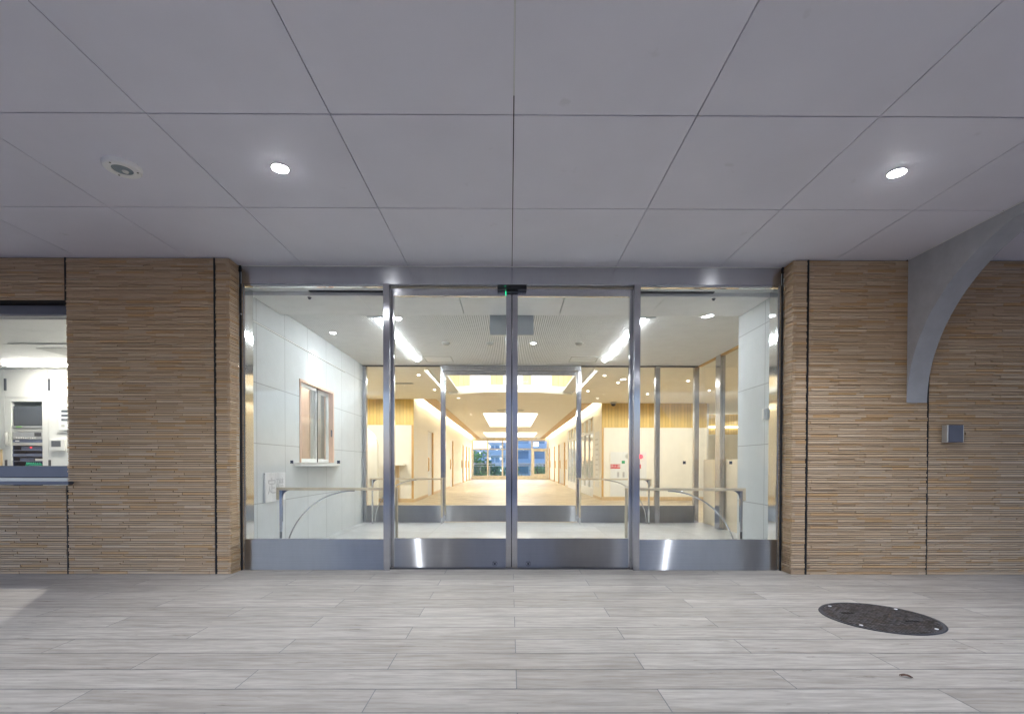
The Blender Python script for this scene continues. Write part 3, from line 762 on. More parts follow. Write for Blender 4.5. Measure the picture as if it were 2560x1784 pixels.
# ------------------------------------------------------------------ guard rails
def guard_rail(sx, Y, label):
    xo, xi = 2.42*sx, 1.172*sx
    t = thing('guard_rail', label, 'guard rail', (1.8*sx, Y, 0), 'guard rails beside the sliding doors')
    z1, z0 = 0.785, 0.757
    mb = MB(); mb.box(xo, xi, Y, Y+0.032, z0, z1); mb.box(xo, xo-0.030*sx, Y, Y+0.032, 0.655, z0)
    mb.build('top_rail', M['ash'], t, bevel=0.003)
    MB().box(xi+0.002*sx, xi+0.030*sx, Y+0.002, Y+0.030, 0.11, z0-0.0005).build('wood_post', M['ash'], t, bevel=0.002)
    MB().box(xi+0.006*sx, xi+0.026*sx, Y+0.006, Y+0.026, 0.0008, 0.11).build('foot', M['mirror'], t)
    MB().box(xo-0.032*sx, xo-0.058*sx, Y+0.003, Y+0.029, 0.0008, z0-0.0005).build('steel_post', M['mirror'], t)
    g = [(xo-0.0585*sx, z0-0.0005)]
    cxx, czz = xo-0.1385*sx, z0-0.0805
    g += [(cxx + (0.08*math.cos(R(90-k)))*sx, czz+0.08*math.sin(R(90-k))) for k in range(0, 91, 10)]
    MB().prism(g, 'Y', Y+0.006, Y+0.026).build('gusset', M['alu'], t)
    pts = []
    xa, xb = xo-0.085*sx, xo-0.80*sx
    for k in range(25):
        a = R(90*k/24)
        pts.append((xb+(xa-xb)*math.cos(a), Y+0.016, 0.02+(z0-0.024)*math.sin(a)))
    MB().tube(pts, 0.008, 10).build('arched_rod', M['mirror'], t)
    return t
guard_rail(-1, 5.05, 'low wood and steel guard rail standing in front of the cornerstone plaque')
guard_rail(1, 5.05, 'low wood and steel guard rail standing in front of the short intercom wall')
guard_rail(-1, 8.42, 'far low guard rail by the inner doors, on the reception window side')
guard_rail(1, 8.42, 'far low guard rail by the inner doors, in front of the red fire signs')

# ------------------------------------------------------------------ inner screen
inn = thing('inner_frame', 'steel frame of the inner glass screen across the back of the vestibule', 'door frame', (0, VB, 0))
MB().box(-1.236, 1.236, VB-0.004, VB+0.10, 2.668, 2.7605).build('header', M['steel'], inn)
for a, b in ((VL, -1.2365), (1.2365, VR2)): MB().box(a, b, VB, VB+0.06, 2.742, 2.7605).build('head_channel', M['engrave'], inn)
for x0, x1 in ((-2.605, -2.545), (-1.236, -1.179), (1.179, 1.236), (2.545, 2.625), (3.235, 3.315)):
    MB().box(x0, x1, VB-0.01, VB+0.08, 0, 2.7415 if abs(x0) > 1.3 else 2.6675).build('post', M['steel_post'], inn)
for x0, x1 in ((-2.544, -1.2365), (1.2365, 2.544), (2.626, 3.234)):
    p_ = MB().box(x0, x1, VB+0.03, VB+0.04, 0.301, 2.7415).build('pane', M['glass_in'], inn)
    MB().box(x0+0.0005, x1-0.0005, VB+0.010, VB+0.060, 0.0, 0.300).build('kick_plate', M['steel_kick'], inn)
sliding_door(-1, VB+0.025, 'inner glass sliding door at the back of the vestibule, left leaf', 'inner sliding doors', False)
sliding_door(1, VB+0.025, 'inner glass sliding door at the back of the vestibule, right leaf', 'inner sliding doors', False)
ss = thing('side_screen', 'glazed side screen between steel posts to the right of the vestibule', 'glass screen', (VR2, 7.1, 0))
for a, b in ((5.64, 5.70), (7.72, 7.90)):
    MB().box(VR2-0.01, VR2+0.07, a, b, 0, 2.7605).build('post', M['steel_post'], ss)
for a, b in ((5.7005, 7.7195), (7.9005, 8.639)):
    MB().box(VR2+0.025, VR2+0.035, a, b, 0.02, 2.74).build('pane', M['glass_in'], ss)
MB().box(VR2, VR2+0.06, 5.70, 8.639, 2.7405, 2.7605).build('head_channel', M['oak'], ss)
cn = thing('low_partition', 'low beige partition board standing behind the right glass side screen', 'partition', (VR2+0.12, 7.1, 0))
MB().box(VR2+0.09, VR2+0.13, 5.64, 8.62, 0.0015, 1.11).build('board', M['beige'], cn, bevel=0.003)

# ------------------------------------------------------------------ hall and corridor shell
HC = 2.765
LW, RWY, END = 13.2, 14.0, 33.3
MB().sheet(-6.2, 10.2, VB+0.051, 17.3, 0.0).add([(-2.62, 17.3, 0), (2.62, 17.3, 0), (2.62, END+0.1, 0), (-2.62, END+0.1, 0)], [(0, 1, 2, 3)]).build('hall_floor', M['parquet'], kind='structure')
# right part of the hall floor beside the vestibule
MB().sheet(VR2+0.04, 10.2, 5.0, VB+0.05, 0.0).build('side_hall_floor', M['parquet'], kind='structure')
# ceiling with openings for the three light wells and the coves
W1A = (-1.55, 1.55, 8.80, 12.4); W2 = (-0.95, 0.95, 16.8, 22.9); W3 = (-1.50, 1.50, 27.0, 31.6)
hc = MB()
def cslab(x0, x1, y0, y1): hc.box(x0, x1, y0, y1, HC, HC+0.04)
cslab(-6.2, -1.55, VB+0.08, LW); cslab(1.55, 10.2, VB+0.08, RWY); cslab(-1.55, 1.55, VB+0.08, 8.80); cslab(VR2+0.07, 10.2, 4.95, VB+0.08)
cslab(-1.55, 1.55, 12.40, LW); cslab(-2.0, 1.55, LW, 16.8); cslab(1.55, 2.0, RWY, 16.8)
cslab(-2.0, -0.95, 16.8, 22.9); cslab(0.95, 2.0, 16.8, 22.9); cslab(-2.0, 2.0, 22.9, 27.0)
cslab(-2.0, -1.5, 27.0, 31.6); cslab(1.5, 2.0, 27.0, 31.6); cslab(-2.0, 2.0, 31.6, END); cslab(5.6, 10.2, RWY, 17.3)
hcl = hc.build('hall_ceiling', M['hall_ceiling'], kind='structure')
# shaped edge of the first well
hb = MB().prism([(-1.55, 12.40), (-1.55, 12.34), (-0.64, 11.92), (0.64, 11.92), (1.55, 12.34), (1.55, 12.40)], 'Z', HC+0.0005, HC+0.039)
hb.build('well_edge', M['hall_ceiling'], hcl, kind='structure')
# oak lips along the coves
for sx, y0 in ((-1, LW), (1, RWY)):
    t = thing('cove_light', 'lit cove with an oak lip along the top of the %s corridor wall' % ('left' if sx < 0 else 'right'), 'cove light', (2.3*sx, 22, HC), 'corridor cove lights')
    MB().box(2.001*sx, 2.33*sx, y0+0.001, END-0.001, HC-0.012, HC+0.03).build('oak_lip', M['oak'], t)
    MB().box(2.20*sx, 2.29*sx, y0+0.15, END-0.05, HC+0.031, HC+0.055).build('glow_strip', M['g_cove'], t)
    MB().box(2.02*sx, 2.62*sx, y0+0.002, END-0.001, HC+0.30, HC+0.33).build('cove_top', M['white'], t)
# wells
def well(name, b, h, label, wood=False):
    t = thing(name, label, 'skylight', ((b[0]+b[1])/2, (b[2]+b[3])/2, HC))
    z0, z1 = HC+0.041, HC+h
    mb = MB()
    mb.box(b[0]-0.03, b[0]-0.0005, b[2], b[3], z0, z1); mb.box(b[1]+0.0005, b[1]+0.03, b[2], b[3], z0, z1); mb.box(b[0]-0.03, b[1]+0.03, b[2]-0.03, b[2]-0.0005, z0, z1)
    mb.build('well_lining', M['white'], t)
    MB().box(b[0]-0.03, b[1]+0.03, b[3]+0.0005, b[3]+0.03, z0, z1).build('far_lining', M['slatwood_pale'] if wood else M['white'], t)
    MB().box(b[0], b[1], b[2], b[3], z1+0.001, z1+0.01).build('diffuser', M['g_soft'] if wood else M['g_sky'], t)
    return t
w1 = well('light_well', W1A, 1.05, 'large lit light well with clerestory panes just beyond the inner doors', True)
for a, b in ((-1.02, -0.52), (0.52, 1.02), (-0.18, 0.30)):
    MB().box(a, b, 12.385, 12.399, HC+0.23, HC+0.98).build('clerestory_pane', M['g_well'], w1)
mb = MB().prism([(-1.549, 12.399), (-1.549, 12.36), (-0.64, 11.94), (0.64, 11.94), (1.549, 12.36), (1.549, 12.399)], 'Z', HC+0.041, HC+0.19)
mb.build('upstand', M['white'], w1)
for sx in (-1, 1):
    MB().box(1.42*sx, 1.50*sx, 8.85, 12.2, HC+0.10, HC+0.13).build('edge_strip', M['g_edge'], w1)
    MB().box(1.30*sx, 1.549*sx, 8.82, 12.3, HC+0.06, HC+0.099).build('edge_shelf', M['white'], w1)
well('light_well', W2, 0.8, 'bright square light well half way along the corridor ceiling')
well('light_well', W3, 0.7, 'bright wide light well at the far end of the corridor ceiling')

# frontal hall walls
def hall_wall(name, x0, x1, y0, y1, label):
    t = thing(name, label, 'wall', ((x0+x1)/2, y0, 0))
    MB().box(x0, x1, y0, y1, 0.1005, 2.07).build('lower_board', M['cream'], t)
    MB().box(x0, x1, y0-0.004, y1, 2.0705, HC-0.0005).build('cedar_band', M['slatwood'], t)
    MB().box(x0, x1, y0-0.012, y1, 0.0008, 0.10).build('skirting', M['oak_pale'], t)
    return t
hl = hall_wall('hall_wall', -6.2, -2.602, LW, LW+0.1, 'cream hall wall with a cedar band above the small counter')
MB().box(-2.66, -2.6005, LW-0.010, LW-0.0045, 0.1005, 2.07).build('corner_trim', M['oak'], hl)
hr = hall_wall('hall_wall', 2.602, 5.6, RWY, RWY+0.1, 'cream hall wall with a cedar band around the fire cabinet')
MB().box(2.6005, 2.66, RWY-0.010, RWY-0.0045, 0.1005, 2.07).build('corner_trim', M['oak'], hr)
hall_wall('hall_wall', 5.6, 10.2, 17.0, 17.1, 'distant cream wall with a cedar band seen through the side screen')
dd = thing('plain_door', 'cream door in the distant wall seen through the side screen', 'door', (6.9, 17.0, 0))
MB().box(6.45, 7.35, 16.97, 16.999, 0.005, 2.05).build('leaf', M['white'], dd)
MB().box(6.40, 6.4495, 16.965, 16.999, 0.005, 2.06).build('frame', M['oak_pale'], dd); MB().box(7.3505, 7.40, 16.965, 16.999, 0.005, 2.06).build('frame', M['oak_pale'], dd)
cv = thing('wall_light', 'long lit strip along the distant wall seen through the side screen', 'wall light', (7.5, 16.9, 2.2))
MB().box(5.7, 10, 16.93, 16.99, 2.30, 2.335).build('glow_strip', M['g_edge'], cv)
# enclosing walls never seen directly
mb = MB(); mb.box(-6.3, -6.2, VB, LW+0.1, 0, 3.2); mb.box(10.2, 10.3, 4.9, 17.3, 0, 3.2); mb.box(VR2, 10.3, 4.80, 4.94, 0, 2.93); mb.box(-6.3, VL-0.12, VB-0.1, VB+0.05, 0, 3.2); mb.box(5.6, 5.7, RWY+0.101, 17.0, 0, HC)
mb.box(-10, 11, 4.96, 34.2, 3.95, 4.1); mb.box(-2.9, -2.75, LW+0.1, END, 0, 3.9); mb.box(2.75, 2.9, RWY+0.1, END, 0, 3.9)
mb.build('building_shell', M['white'], kind='structure')

# corridor walls with doors
def corridor_wall(sx, y0, label, gaps):
    t = thing('corridor_wall', label, 'wall', (2.6*sx, 23, 0))
    lo = MB(); c = y0
    for a, b, top in sorted(gaps) + [(END, END, 0)]:
        lo.box(2.60*sx, 2.68*sx, c, a, 0.0805, 2.07)
        if top and top < 2.07: lo.box(2.60*sx, 2.68*sx, a, b, top, 2.07)
        c = b
    lo.build('lower_board', M['cream'], t)
    up = MB(); c = y0
    for a, b, top in sorted(gaps) + [(END, END, 0)]:
        if top > 2.07:
            up.box(2.598*sx, 2.68*sx, c, a, 2.0705, HC+0.30); up.box(2.598*sx, 2.68*sx, a, b, top, HC+0.30); c = b
    up.box(2.598*sx, 2.68*sx, c, END, 2.0705, HC+0.30)
    up.build('upper_board', M['cream'], t)
    sk_ = MB(); c = y0
    for a, b, top in sorted(gaps) + [(END, END, 0)]:
        sk_.box(2.590*sx, 2.68*sx, c, a, 0.0008, 0.08); c = b
    sk_.build('skirting', M['oak_pale'], t)
    return t
LD = [(15.45, 16.5), (21.2, 22.3), (26.1, 27.2), (28.4, 29.4), (30.3, 31.2)]
RD = [(22.6, 23.6), (25.3, 26.3), (27.9, 28.9), (31.6, 32.5)]
corridor_wall(-1, LW+0.005, 'cream left corridor wall holding a row of sliding doors', [(a, b, 2.065) for a, b in LD])
corridor_wall(1, RWY+0.005, 'cream right corridor wall with the glazed room front', [(a, b, 2.065) for a, b in RD] + [(15.35, 22.2, 2.60)])
nth = ['nearest the hall', 'second from the hall', 'third from the hall', 'fourth from the hall', 'farthest from the hall']
nthr = ['just beyond the glazed room front', 'second beyond the glazed room front', 'third beyond the glazed room front', 'closest to the end windows']
for sx, lst, names in ((-1, LD, nth), (1, RD, nthr)):
    for (a, b), nm in zip(lst, names):
        t = thing('sliding_door', 'white room door with oak edge, %s corridor wall, %s' % ('left' if sx < 0 else 'right', nm), 'door', (2.6*sx, (a+b)/2, 0), 'corridor sliding doors')
        MB().box(2.63*sx, 2.67*sx, a, b-0.1, 0.005, 2.06).build('leaf', M['white'], t)
        MB().box(2.575*sx, 2.675*sx, b-0.0995, b-0.0005, 0.005, 2.064).build('oak_jamb', M['oak'], t)
        MB().tube([(2.63*sx, a+0.12, 0.80), (2.59*sx, a+0.12, 0.83), (2.585*sx, a+0.12, 1.2), (2.63*sx, a+0.12, 1.23)], 0.022, 10).build('handle', M['oak'], t)
# glazed room front in the right corridor wall
gl = thing('glazed_room_front', 'white framed glass room front in the right corridor wall', 'glazed partition', (2.6, 18.8, 0))
mb = MB()
for k in range(8):
    yy = 15.35 + (22.2-15.35)*k/7
    mb.box(2.598, 2.66, min(max(yy-0.05, 15.35), 22.1), min(max(yy+0.05, 15.45), 22.2), 0.0, 2.60)
for za, zb in ((0.0, 0.28), (2.02, 2.10), (2.53, 2.599)):
    for k in range(7):
        ya = 15.35+(22.2-15.35)*k/7; yb = 15.35+(22.2-15.35)*(k+1)/7
        mb.box(2.600, 2.655, ya+0.1001 if k == 0 else ya+0.0501, yb-0.1001 if k == 6 else yb-0.0501, za, zb)
mb.build('frame', M['white'], gl)
for k in range(7):
    ya = 15.35+(22.2-15.35)*k/7; yb = 15.35+(22.2-15.35)*(k+1)/7
    MB().box(2.625, 2.632, ya+0.05, yb-0.05, 0.2805, 2.529).build('pane', M['glass_in'], gl)
for k in range(14):
    ya = 15.45+0.48*k
    MB().box(2.640, 2.652, ya, ya+0.30, 0.29, 2.01).build('blind', M['white'], gl); MB().box(2.640, 2.652, ya, ya+0.2, 2.11, 2.52).build('blind', M['oak_pale'], gl)
nb = thing('notice_panel', 'tall pale notice panel with faint marks on the right corridor wall near the corner', 'notice', (2.6, 14.7, 1.3))
MB().box(2.588, 2.5995, 14.35, 15.05, 0.35, 2.0).build('panel', M['white'], nb)
rn = random.Random(4); mb = MB()
for k in range(9):
    zz = 0.55+0.15*k
    mb.box(2.5865, 2.5875, 14.45+rn.uniform(0, .08), 14.85+rn.uniform(0, .1), zz, zz+0.035)
mb.build('faint_lines', M['detector'], nb)

# arched partition and counter at left of the hall
ap = MB()
ol = [(-4.2, 0.0008), (-3.24, 0.0008), (-3.24, 1.45)] + [(-3.74+0.5*math.cos(R(t)), 1.45+0.5*math.sin(R(t))) for t in range(10, 91, 10)] + [(-4.2, 1.95)]
ap.prism(ol, 'Y', 11.95, 12.05)
tag(ap.build('arched_partition', M['cream'], loc=(-3.7, 12, 0)), 'cream partition with a rounded top corner standing beside the small counter', 'partition')
ct = thing('counter', 'small wall counter with oak panel under a thin shelf against the left hall wall', 'counter', (-3.1, 13.0, 0))
MB().box(-3.42, -2.80, 12.78, 13.185, 0.985, 1.022).build('shelf', M['cream'], ct, bevel=0.004)
MB().box(-3.40, -2.98, 13.10, 13.185, 0.102, 0.984).build('panel', M['oak_pale'], ct)

# fire cabinet
fc = thing('fire_cabinet', 'cream double door fire cabinet with red signs in the right hall wall', 'fire cabinet', (3.36, RWY, 0.1))
MB().box(2.835, 3.895, RWY-0.014, RWY-0.001, 0.104, 1.395).build('surround', M['cream'], fc)
for a, b in ((2.85, 3.18), (3.185, 3.88)):
    MB().box(a, b, RWY-0.022, RWY-0.0145, 0.12, 1.38).build('door', M['white'], fc)
for x in (3.07, 3.225):
    h_ = MB().box(x-0.028, x+0.028, RWY-0.026, RWY-0.0225, 0.66, 0.81).build('handle', M['silver'], fc)
for x0, x1, txt in ((2.85, 3.13, '消火器'), (3.36, 3.72, '消火栓')):
    s_ = MB().box(x0, x1, RWY-0.026, RWY-0.0225, 0.905, 1.03).build('red_sign', M['red'], fc)
    letters('lettering', txt, 0.098, ((x0+x1)/2, RWY-0.0285, 0.967), 'Y', M['sign_white'], s_, 0.001)
MB().box(3.17, 3.26, RWY-0.027, RWY-0.0225, 1.05, 1.13).build('green_sign', M['green'], fc)
MB().disc((3.34, RWY-0.028, 1.255), 0.07, 0.0055, 'Y', 28).build('alarm_speaker', M['detector'], fc)
MB().lathe([(0.025, -0.05), (0.055, -0.04), (0.065, 0.0)], (3.715, RWY-0.0225, 1.25), 'Y', 28).build('alarm_lamp', M['g_red'], fc)
dc = thing('dome_camera', 'small dark dome camera under the hall ceiling above the fire cabinet', 'camera', (2.88, 13.75, HC))
MB().lathe([(0.07, -0.05), (0.085, -0.04), (0.085, 0)], (2.88, 13.75, HC-0.0005), 'Z', 24).build('base', M['detector'], dc)
MB().lathe([(0.01, -0.115), (0.04, -0.105), (0.06, -0.08), (0.065, -0.051)], (2.88, 13.75, HC), 'Z', 24).build('dome', M['black'], dc)

# hall downlights
hd = [(1.83, 9.6, 'beside the light well near the inner doors'), (2.28, 10.45, 'right of the light well'), (1.83, 11.65, 'by the far right corner of the light well'),
      (3.68, 10.2, 'between the light well and the side screen'), (4.65, 11.5, 'seen through the side screen'), (3.37, 12.1, 'in front of the fire cabinet'),
      (-1.80, 9.6, 'left of the light well near the inner doors'), (-1.78, 11.5, 'by the far left corner of the light well'), (-3.4, 11.4, 'over the counter')]
for x, yy, lab in hd:
    downlight('hall_downlight', (x, yy, HC-0.0005), 0.032, 'small warm downlight in the hall ceiling ' + lab, 'downlight', M['g_warm'], 'hall downlights', 0.015)
for x, yy, e in ((-3.4, 11.4, 55), (3.37, 11.9, 34), (4.65, 11.5, 45), (5.0, 8.0, 35), (-1.8, 9.9, 12), (1.83, 9.9, 12)):
    lamp('hall_lamp_beam', 'SPOT', (x, yy, HC-0.05), e, (1.0, 0.96, 0.87), spot_size=R(178), spot_blend=0.25, shadow_soft_size=0.08)
# ceiling cassette and vent
ac = thing('ceiling_cassette', 'round ceiling air outlet in the corridor just before the square light well', 'air outlet', (0, 15.9, HC))
MB().lathe([(0.30, -0.03), (0.42, -0.015), (0.45, 0)], (0, 15.9, HC-0.0005), 'Z', 32).build('ring', M['detector'], ac)
MB().disc((0, 15.9, HC-0.045), 0.22, 0.014, 'Z', 28).build('centre', M['white'], ac)
vt = thing('ceiling_vent', 'narrow slot vent in the hall ceiling left of the light well', 'vent', (-2.35, 10.6, HC))
MB().box(-2.6, -2.1, 10.52, 10.68, HC-0.008, HC-0.0005).build('plate', M['detector'], vt)
MB().box(-2.57, -2.13, 10.58, 10.62, HC-0.011, HC-0.0085).build('slot', M['engrave'], vt)
xs_ = thing('sign_box', 'small lit white sign box hanging before the end windows', 'sign', (1.72, 32.3, 2.3))
MB().box(1.56, 1.86, 32.27, 32.33, 2.20, 2.46).build('face', M['g_box'], xs_)
MB().box(1.69, 1.73, 32.29, 32.31, 2.4605, HC-0.001).build('hanger', M['silver'], xs_)

# end window wall
ew = thing('end_window', 'oak framed glass wall with a door at the end of the corridor', 'window', (0, END, 0))
mb = MB()
xe = [-2.54, -1.52, -0.52, 0.48, 1.48, 2.54]
for k, x in enumerate(xe):
    mb.box(x-0.05, x+0.05, END, END+0.10, 0.2405, 2.60)
mb.box(-2.6, 2.6, END-0.004, END+0.11, 2.6005, HC+0.3)
mb.box(-2.6, 2.6, END-0.004, END+0.11, 0.0, 0.24)
for k in range(5): mb.box(xe[k]+0.0501, xe[k+1]-0.0501, END+0.01, END+0.09, 2.00, 2.07)
mb.build('frame', M['ash'], ew)
for k in range(5): MB().box(xe[k]+0.0501, xe[k+1]-0.0501, END+0.045, END+0.052, 0.2405, 2.60).build('pane', M['glass_in'], ew)
ed = MB(); ed.box(1.531, 1.64, END+0.012, END+0.044, 0.2405, 1.999); ed.box(2.38, 2.489, END+0.012, END+0.044, 0.2405, 1.999); ed.box(1.6401, 2.3799, END+0.012, END+0.044, 1.89, 1.999); ed.box(1.6401, 2.3799, END+0.012, END+0.044, 0.2405, 0.36)
ed.build('door', M['ash'], ew)

# terrace and railing, trees and buildings beyond
MB().box(-12, 12, END+0.111, 36.6, -0.3, -0.02).build('terrace', M['terrace'], kind='structure')
rl_ = thing('glass_railing', 'glass railing with a pale rail on the terrace beyond the end windows', 'railing', (0, 36.2, 0))
MB().box(-9, 9, 36.16, 36.24, 1.02, 1.08).build('top_rail', M['plastic'], rl_); MB().box(-9, 9, 36.18, 36.22, 0.88, 0.91).build('mid_rail', M['plastic'], rl_)
mb = MB()
for k in range(13): mb.box(-9+1.5*k-0.025, -9+1.5*k+0.025, 36.18, 36.22, -0.0195, 0.8795)
mb.build('posts', M['plastic'], rl_)
MB().box(-9, 9, 36.2005, 36.21, 0.02, 0.86).build('glass', M['glass_rail'], rl_)

def tree(name, loc, h, r, m, label, seed, trunk_h=None):
    rnd = random.Random(seed)
    t = thing(name, label, 'tree', loc, 'trees beyond the terrace')
    x0, y0, z0 = loc; th = trunk_h or h*0.45
    mb = MB(); mb.tube([(x0, y0, z0-0.1), (x0+0.1, y0, z0+th*0.5), (x0, y0+0.1, z0+th), (x0+0.1, y0, z0+h*0.8)], 0.14, 8)
    for k in range(6):
        a = rnd.uniform(0, 6.28); q = rnd.uniform(0.5, 0.9)*r
        mb.tube([(x0, y0, z0+th*rnd.uniform(0.7, 1.2)), (x0+q*math.cos(a), y0+q*math.sin(a), z0+h*rnd.uniform(0.6, 0.95))], 0.05, 6)
    mb.build('trunk', M['bark'], t)
    cr = MB()
    cl = [(rnd.gauss(0, .5)*r, rnd.gauss(0, .5)*r, th+(h-th)*rnd.uniform(0.05, 1.0)) for _ in range(34)]
    for c in cl:
        for _ in range(60):
            d = Vector((rnd.gauss(0, 1), rnd.gauss(0, 1), rnd.gauss(0, 0.8)))*r*0.20
            p = Vector((x0, y0, z0)) + Vector(c) + d
            s_ = rnd.uniform(0.10, 0.24)
            u = Vector((rnd.gauss(0, 1), rnd.gauss(0, 1), rnd.gauss(0, 1))).normalized(); v = u.orthogonal().normalized()*s_*0.6; u = u*s_
            cr.quad(p-u, p+v, p+u, p-v)
    cr.build('crown', m, t)
    return t
tree('broadleaf_tree', (-4.6, 44, -6.5), 8.2, 2.0, M['leaves'], 'bushy green tree beyond the terrace, left of the end windows', 3)
tree('broadleaf_tree', (-2.6, 48, -6.8), 8.2, 2.1, M['leaves_dark'], 'darker green tree beyond the terrace, in front of the balconied apartments', 8)
tree('broadleaf_tree', (3.4, 42, -6.5), 8.6, 1.6, M['leaves'], 'tall green tree beyond the glass door at the corridor end', 14)
tree('broadleaf_tree', (1.6, 50, -6.9), 6.6, 2.0, M['leaves_dark'], 'low dark tree beyond the terrace in front of the white building', 19)

def flats(x0, x1, y_, ztop, zb, floors, bays, body, label, lamps):
    t = thing('apartment_building', label, 'building', ((x0+x1)/2, y_, zb), 'buildings beyond the terrace')
    MB().box(x0, x1, y_, y_+9, zb, ztop).build('wall', body, t)
    MB().box(x0-0.15, x1+0.15, y_-0.2, y_+9.2, ztop+0.001, ztop+0.3).build('roof', M['render_white'], t)
    fh = (ztop-zb)/floors; bw = (x1-x0)/bays
    for f in range(floors):
        z0 = zb+f*fh
        MB().box(x0-0.05, x1+0.05, y_-0.9, y_-0.001, z0+0.02, z0+0.16).build('balcony', M['render_white'], t)
        MB().box(x0-0.05, x1+0.05, y_-0.9, y_-0.84, z0+0.1605, z0+0.85).build('balcony_front', M['render'], t)
        for b in range(bays):
            xa = x0+b*bw+bw*0.15; xb = x0+(b+1)*bw-bw*0.15
            MB().box(xa, xb, y_-0.03, y_-0.002, z0+0.3, z0+fh*0.85).build('window', M['far_glass'], t)
            if lamps and b % 2 == 0:
                MB().box(x0+b*bw-0.06+0.1, x0+b*bw+0.10+0.1, y_-0.2, y_-0.035, z0+fh*0.72, z0+fh*0.8).build('lamp', M['g_flat'], t)
flats(-7.0, -3.4, 84, 3.4, -7, 5, 4, M['render_white'], 'pale grey apartment block far beyond the terrace, partly behind trees', True)
flats(-3.3, 0.2, 78, 4.2, -7, 6, 4, M['render'], 'blue grey apartment block with balconies and lamps far beyond the terrace', True)
flats(0.9, 9.5, 88, 6.5, -7, 5, 3, M['render_white'], 'wide white building far beyond the terrace, behind the right end windows', False)

# ------------------------------------------------------------------ office behind the left window
OC = 2.46
MB().sheet(-9.2, VL-0.121, 4.74, 7.6, 0.0).build('office_floor', M['vest_floor'], kind='structure')
mb = MB()
for i in range(10):
    for j in range(5):
        mb.box(-9.1+0.65*i+0.0015, -9.1+0.65*(i+1)-0.0015, 4.74+0.6*j+0.0015, 4.74+0.6*(j+1)-0.0015, OC, OC+0.012)
of = mb.build('office_ceiling', M['plastic'], kind='structure')
MB().box(-9.2, VL-0.121, 4.74, 8.0, OC+0.014, OC+0.2).build('office_ceiling_back', M['detector'], of, kind='structure')
mb = MB(); mb.box(-9.3, -9.2, 4.74, 8.0, 0, 2.9); mb.box(-9.2, VL-0.121, 7.95, 8.05, 0, 2.9)
mb.build('office_wall', M['white'], kind='structure')

ow = thing('office_window', 'large office window with blue grey metal rails in the tile wall', 'window', (-6.5, 4.68, W0))
MB().box(-9, WX, 4.66, 4.72, 2.43, W1).build('head_rail', M['alu'], ow, bevel=0.003)
MB().box(-9, WX, 4.735, 4.80, 2.405, 2.4295).build('inner_head', M['plastic'], ow)
MB().box(-9, WX, 4.63, 4.72, 0.895, 1.005).build('bottom_rail', M['alu'], ow, bevel=0.006)
MB().box(-9, WX+0.055, 4.52, 4.66, 0.832, 0.862).build('sill', M['alu'], ow, bevel=0.004)
MB().box(-9, WX, 4.60, 4.70, 0.8625, 0.894).build('sill_upstand', M['silver'], ow)
MB().box(-9, WX, 4.685, 4.693, 1.0055, 2.4295).build('pane', M['glass_clear'], ow)
MB().box(WX-0.022, WX-0.0005, 4.66, 4.80, 1.0055, 2.4295).build('jamb', M['peach'], ow)

CYF = 7.50
cbt = thing('wall_cabinet', 'white built-in cabinets across the back of the office', 'cabinet', (-6.5, CYF, 0))
MB().box(-9.1, -7.60, CYF+0.02, 7.94, 0.002, OC-0.002).add([], []).box(-7.13, VL-0.3, CYF+0.02, 7.94, 0.002, OC-0.002).box(-7.60, -7.13, CYF+0.02, 7.94, 1.965, OC-0.002).box(-7.60, -7.13, CYF+0.02, 7.94, 0.002, 0.45).box(-7.60, -7.13, 7.9, 7.94, 0.45, 1.965).build('carcass', M['white'], cbt)
xc = [-9.02, -8.36, -7.70, -7.04, -6.38, -5.72, -5.06, -4.40, -3.74, -3.08]
for k in range(len(xc)-1):
    a, b = xc[k]+0.003, xc[k+1]-0.003
    d = MB().box(a, b, CYF, CYF+0.0195, 2.026, OC-0.008).build('upper_door', M['plastic'], cbt, bevel=0.002)
    MB().box(a+0.015, a+0.035, CYF-0.022, CYF-0.0005, 2.13, 2.31).build('handle', M['engrave'], d)
    m2 = MB()
    if abs(xc[k]+7.70) < 0.01:
        m2.box(a, -7.601, CYF, CYF+0.0195, 0.1, 2.020); m2.box(-7.129, b, CYF, CYF+0.0195, 0.1, 2.020); m2.box(-7.601, -7.129, CYF, CYF+0.0195, 1.966, 2.020); m2.box(-7.601, -7.129, CYF, CYF+0.0195, 0.1, 0.45)
    else: m2.box(a, b, CYF, CYF+0.0195, 0.1, 2.020)
    d = m2.build('tall_door', M['plastic'], cbt)
    MB().box(a+0.015, a+0.035, CYF-0.022, CYF-0.0005, 0.92, 1.08).build('handle', M['engrave'], d)
rk = thing('equipment_rack', 'rack of recorders under a dark monitor set into the office cabinets', 'equipment rack', (-7.365, CYF+0.1, 0.45))
mn = MB().box(-7.585, -7.15, CYF+0.02, CYF+0.07, 1.60, 1.90).build('monitor', M['screen'], rk, bevel=0.006)
MB().box(-7.57, -7.165, CYF+0.015, CYF+0.0195, 1.625, 1.885).build('screen', M['screen'], mn)
MB().box(-7.595, -7.135, CYF+0.01, CYF+0.21, 1.565, 1.598).build('control_strip', M['silver'], rk)
MB().box(-7.535, -7.45, CYF+0.006, CYF+0.0098, 1.574, 1.590).build('green_label', M['lime'], rk)
MB().box(-7.595, -7.135, CYF+0.02, CYF+0.21, 1.512, 1.562).build('blank_panel', M['detector'], rk)
mx = MB().box(-7.585, -7.14, CYF+0.005, CYF+0.21, 1.395, 1.505).build('mixer', M['silver'], rk)
for k in range(9): MB().box(-7.53+0.035*k, -7.515+0.035*k, CYF-0.004, CYF+0.0045, 1.402, 1.425).build('knob', M['plastic'], mx)
MB().box(-7.25, -7.15, CYF, CYF+0.0045, 1.44, 1.495).build('display', M['engrave'], mx)
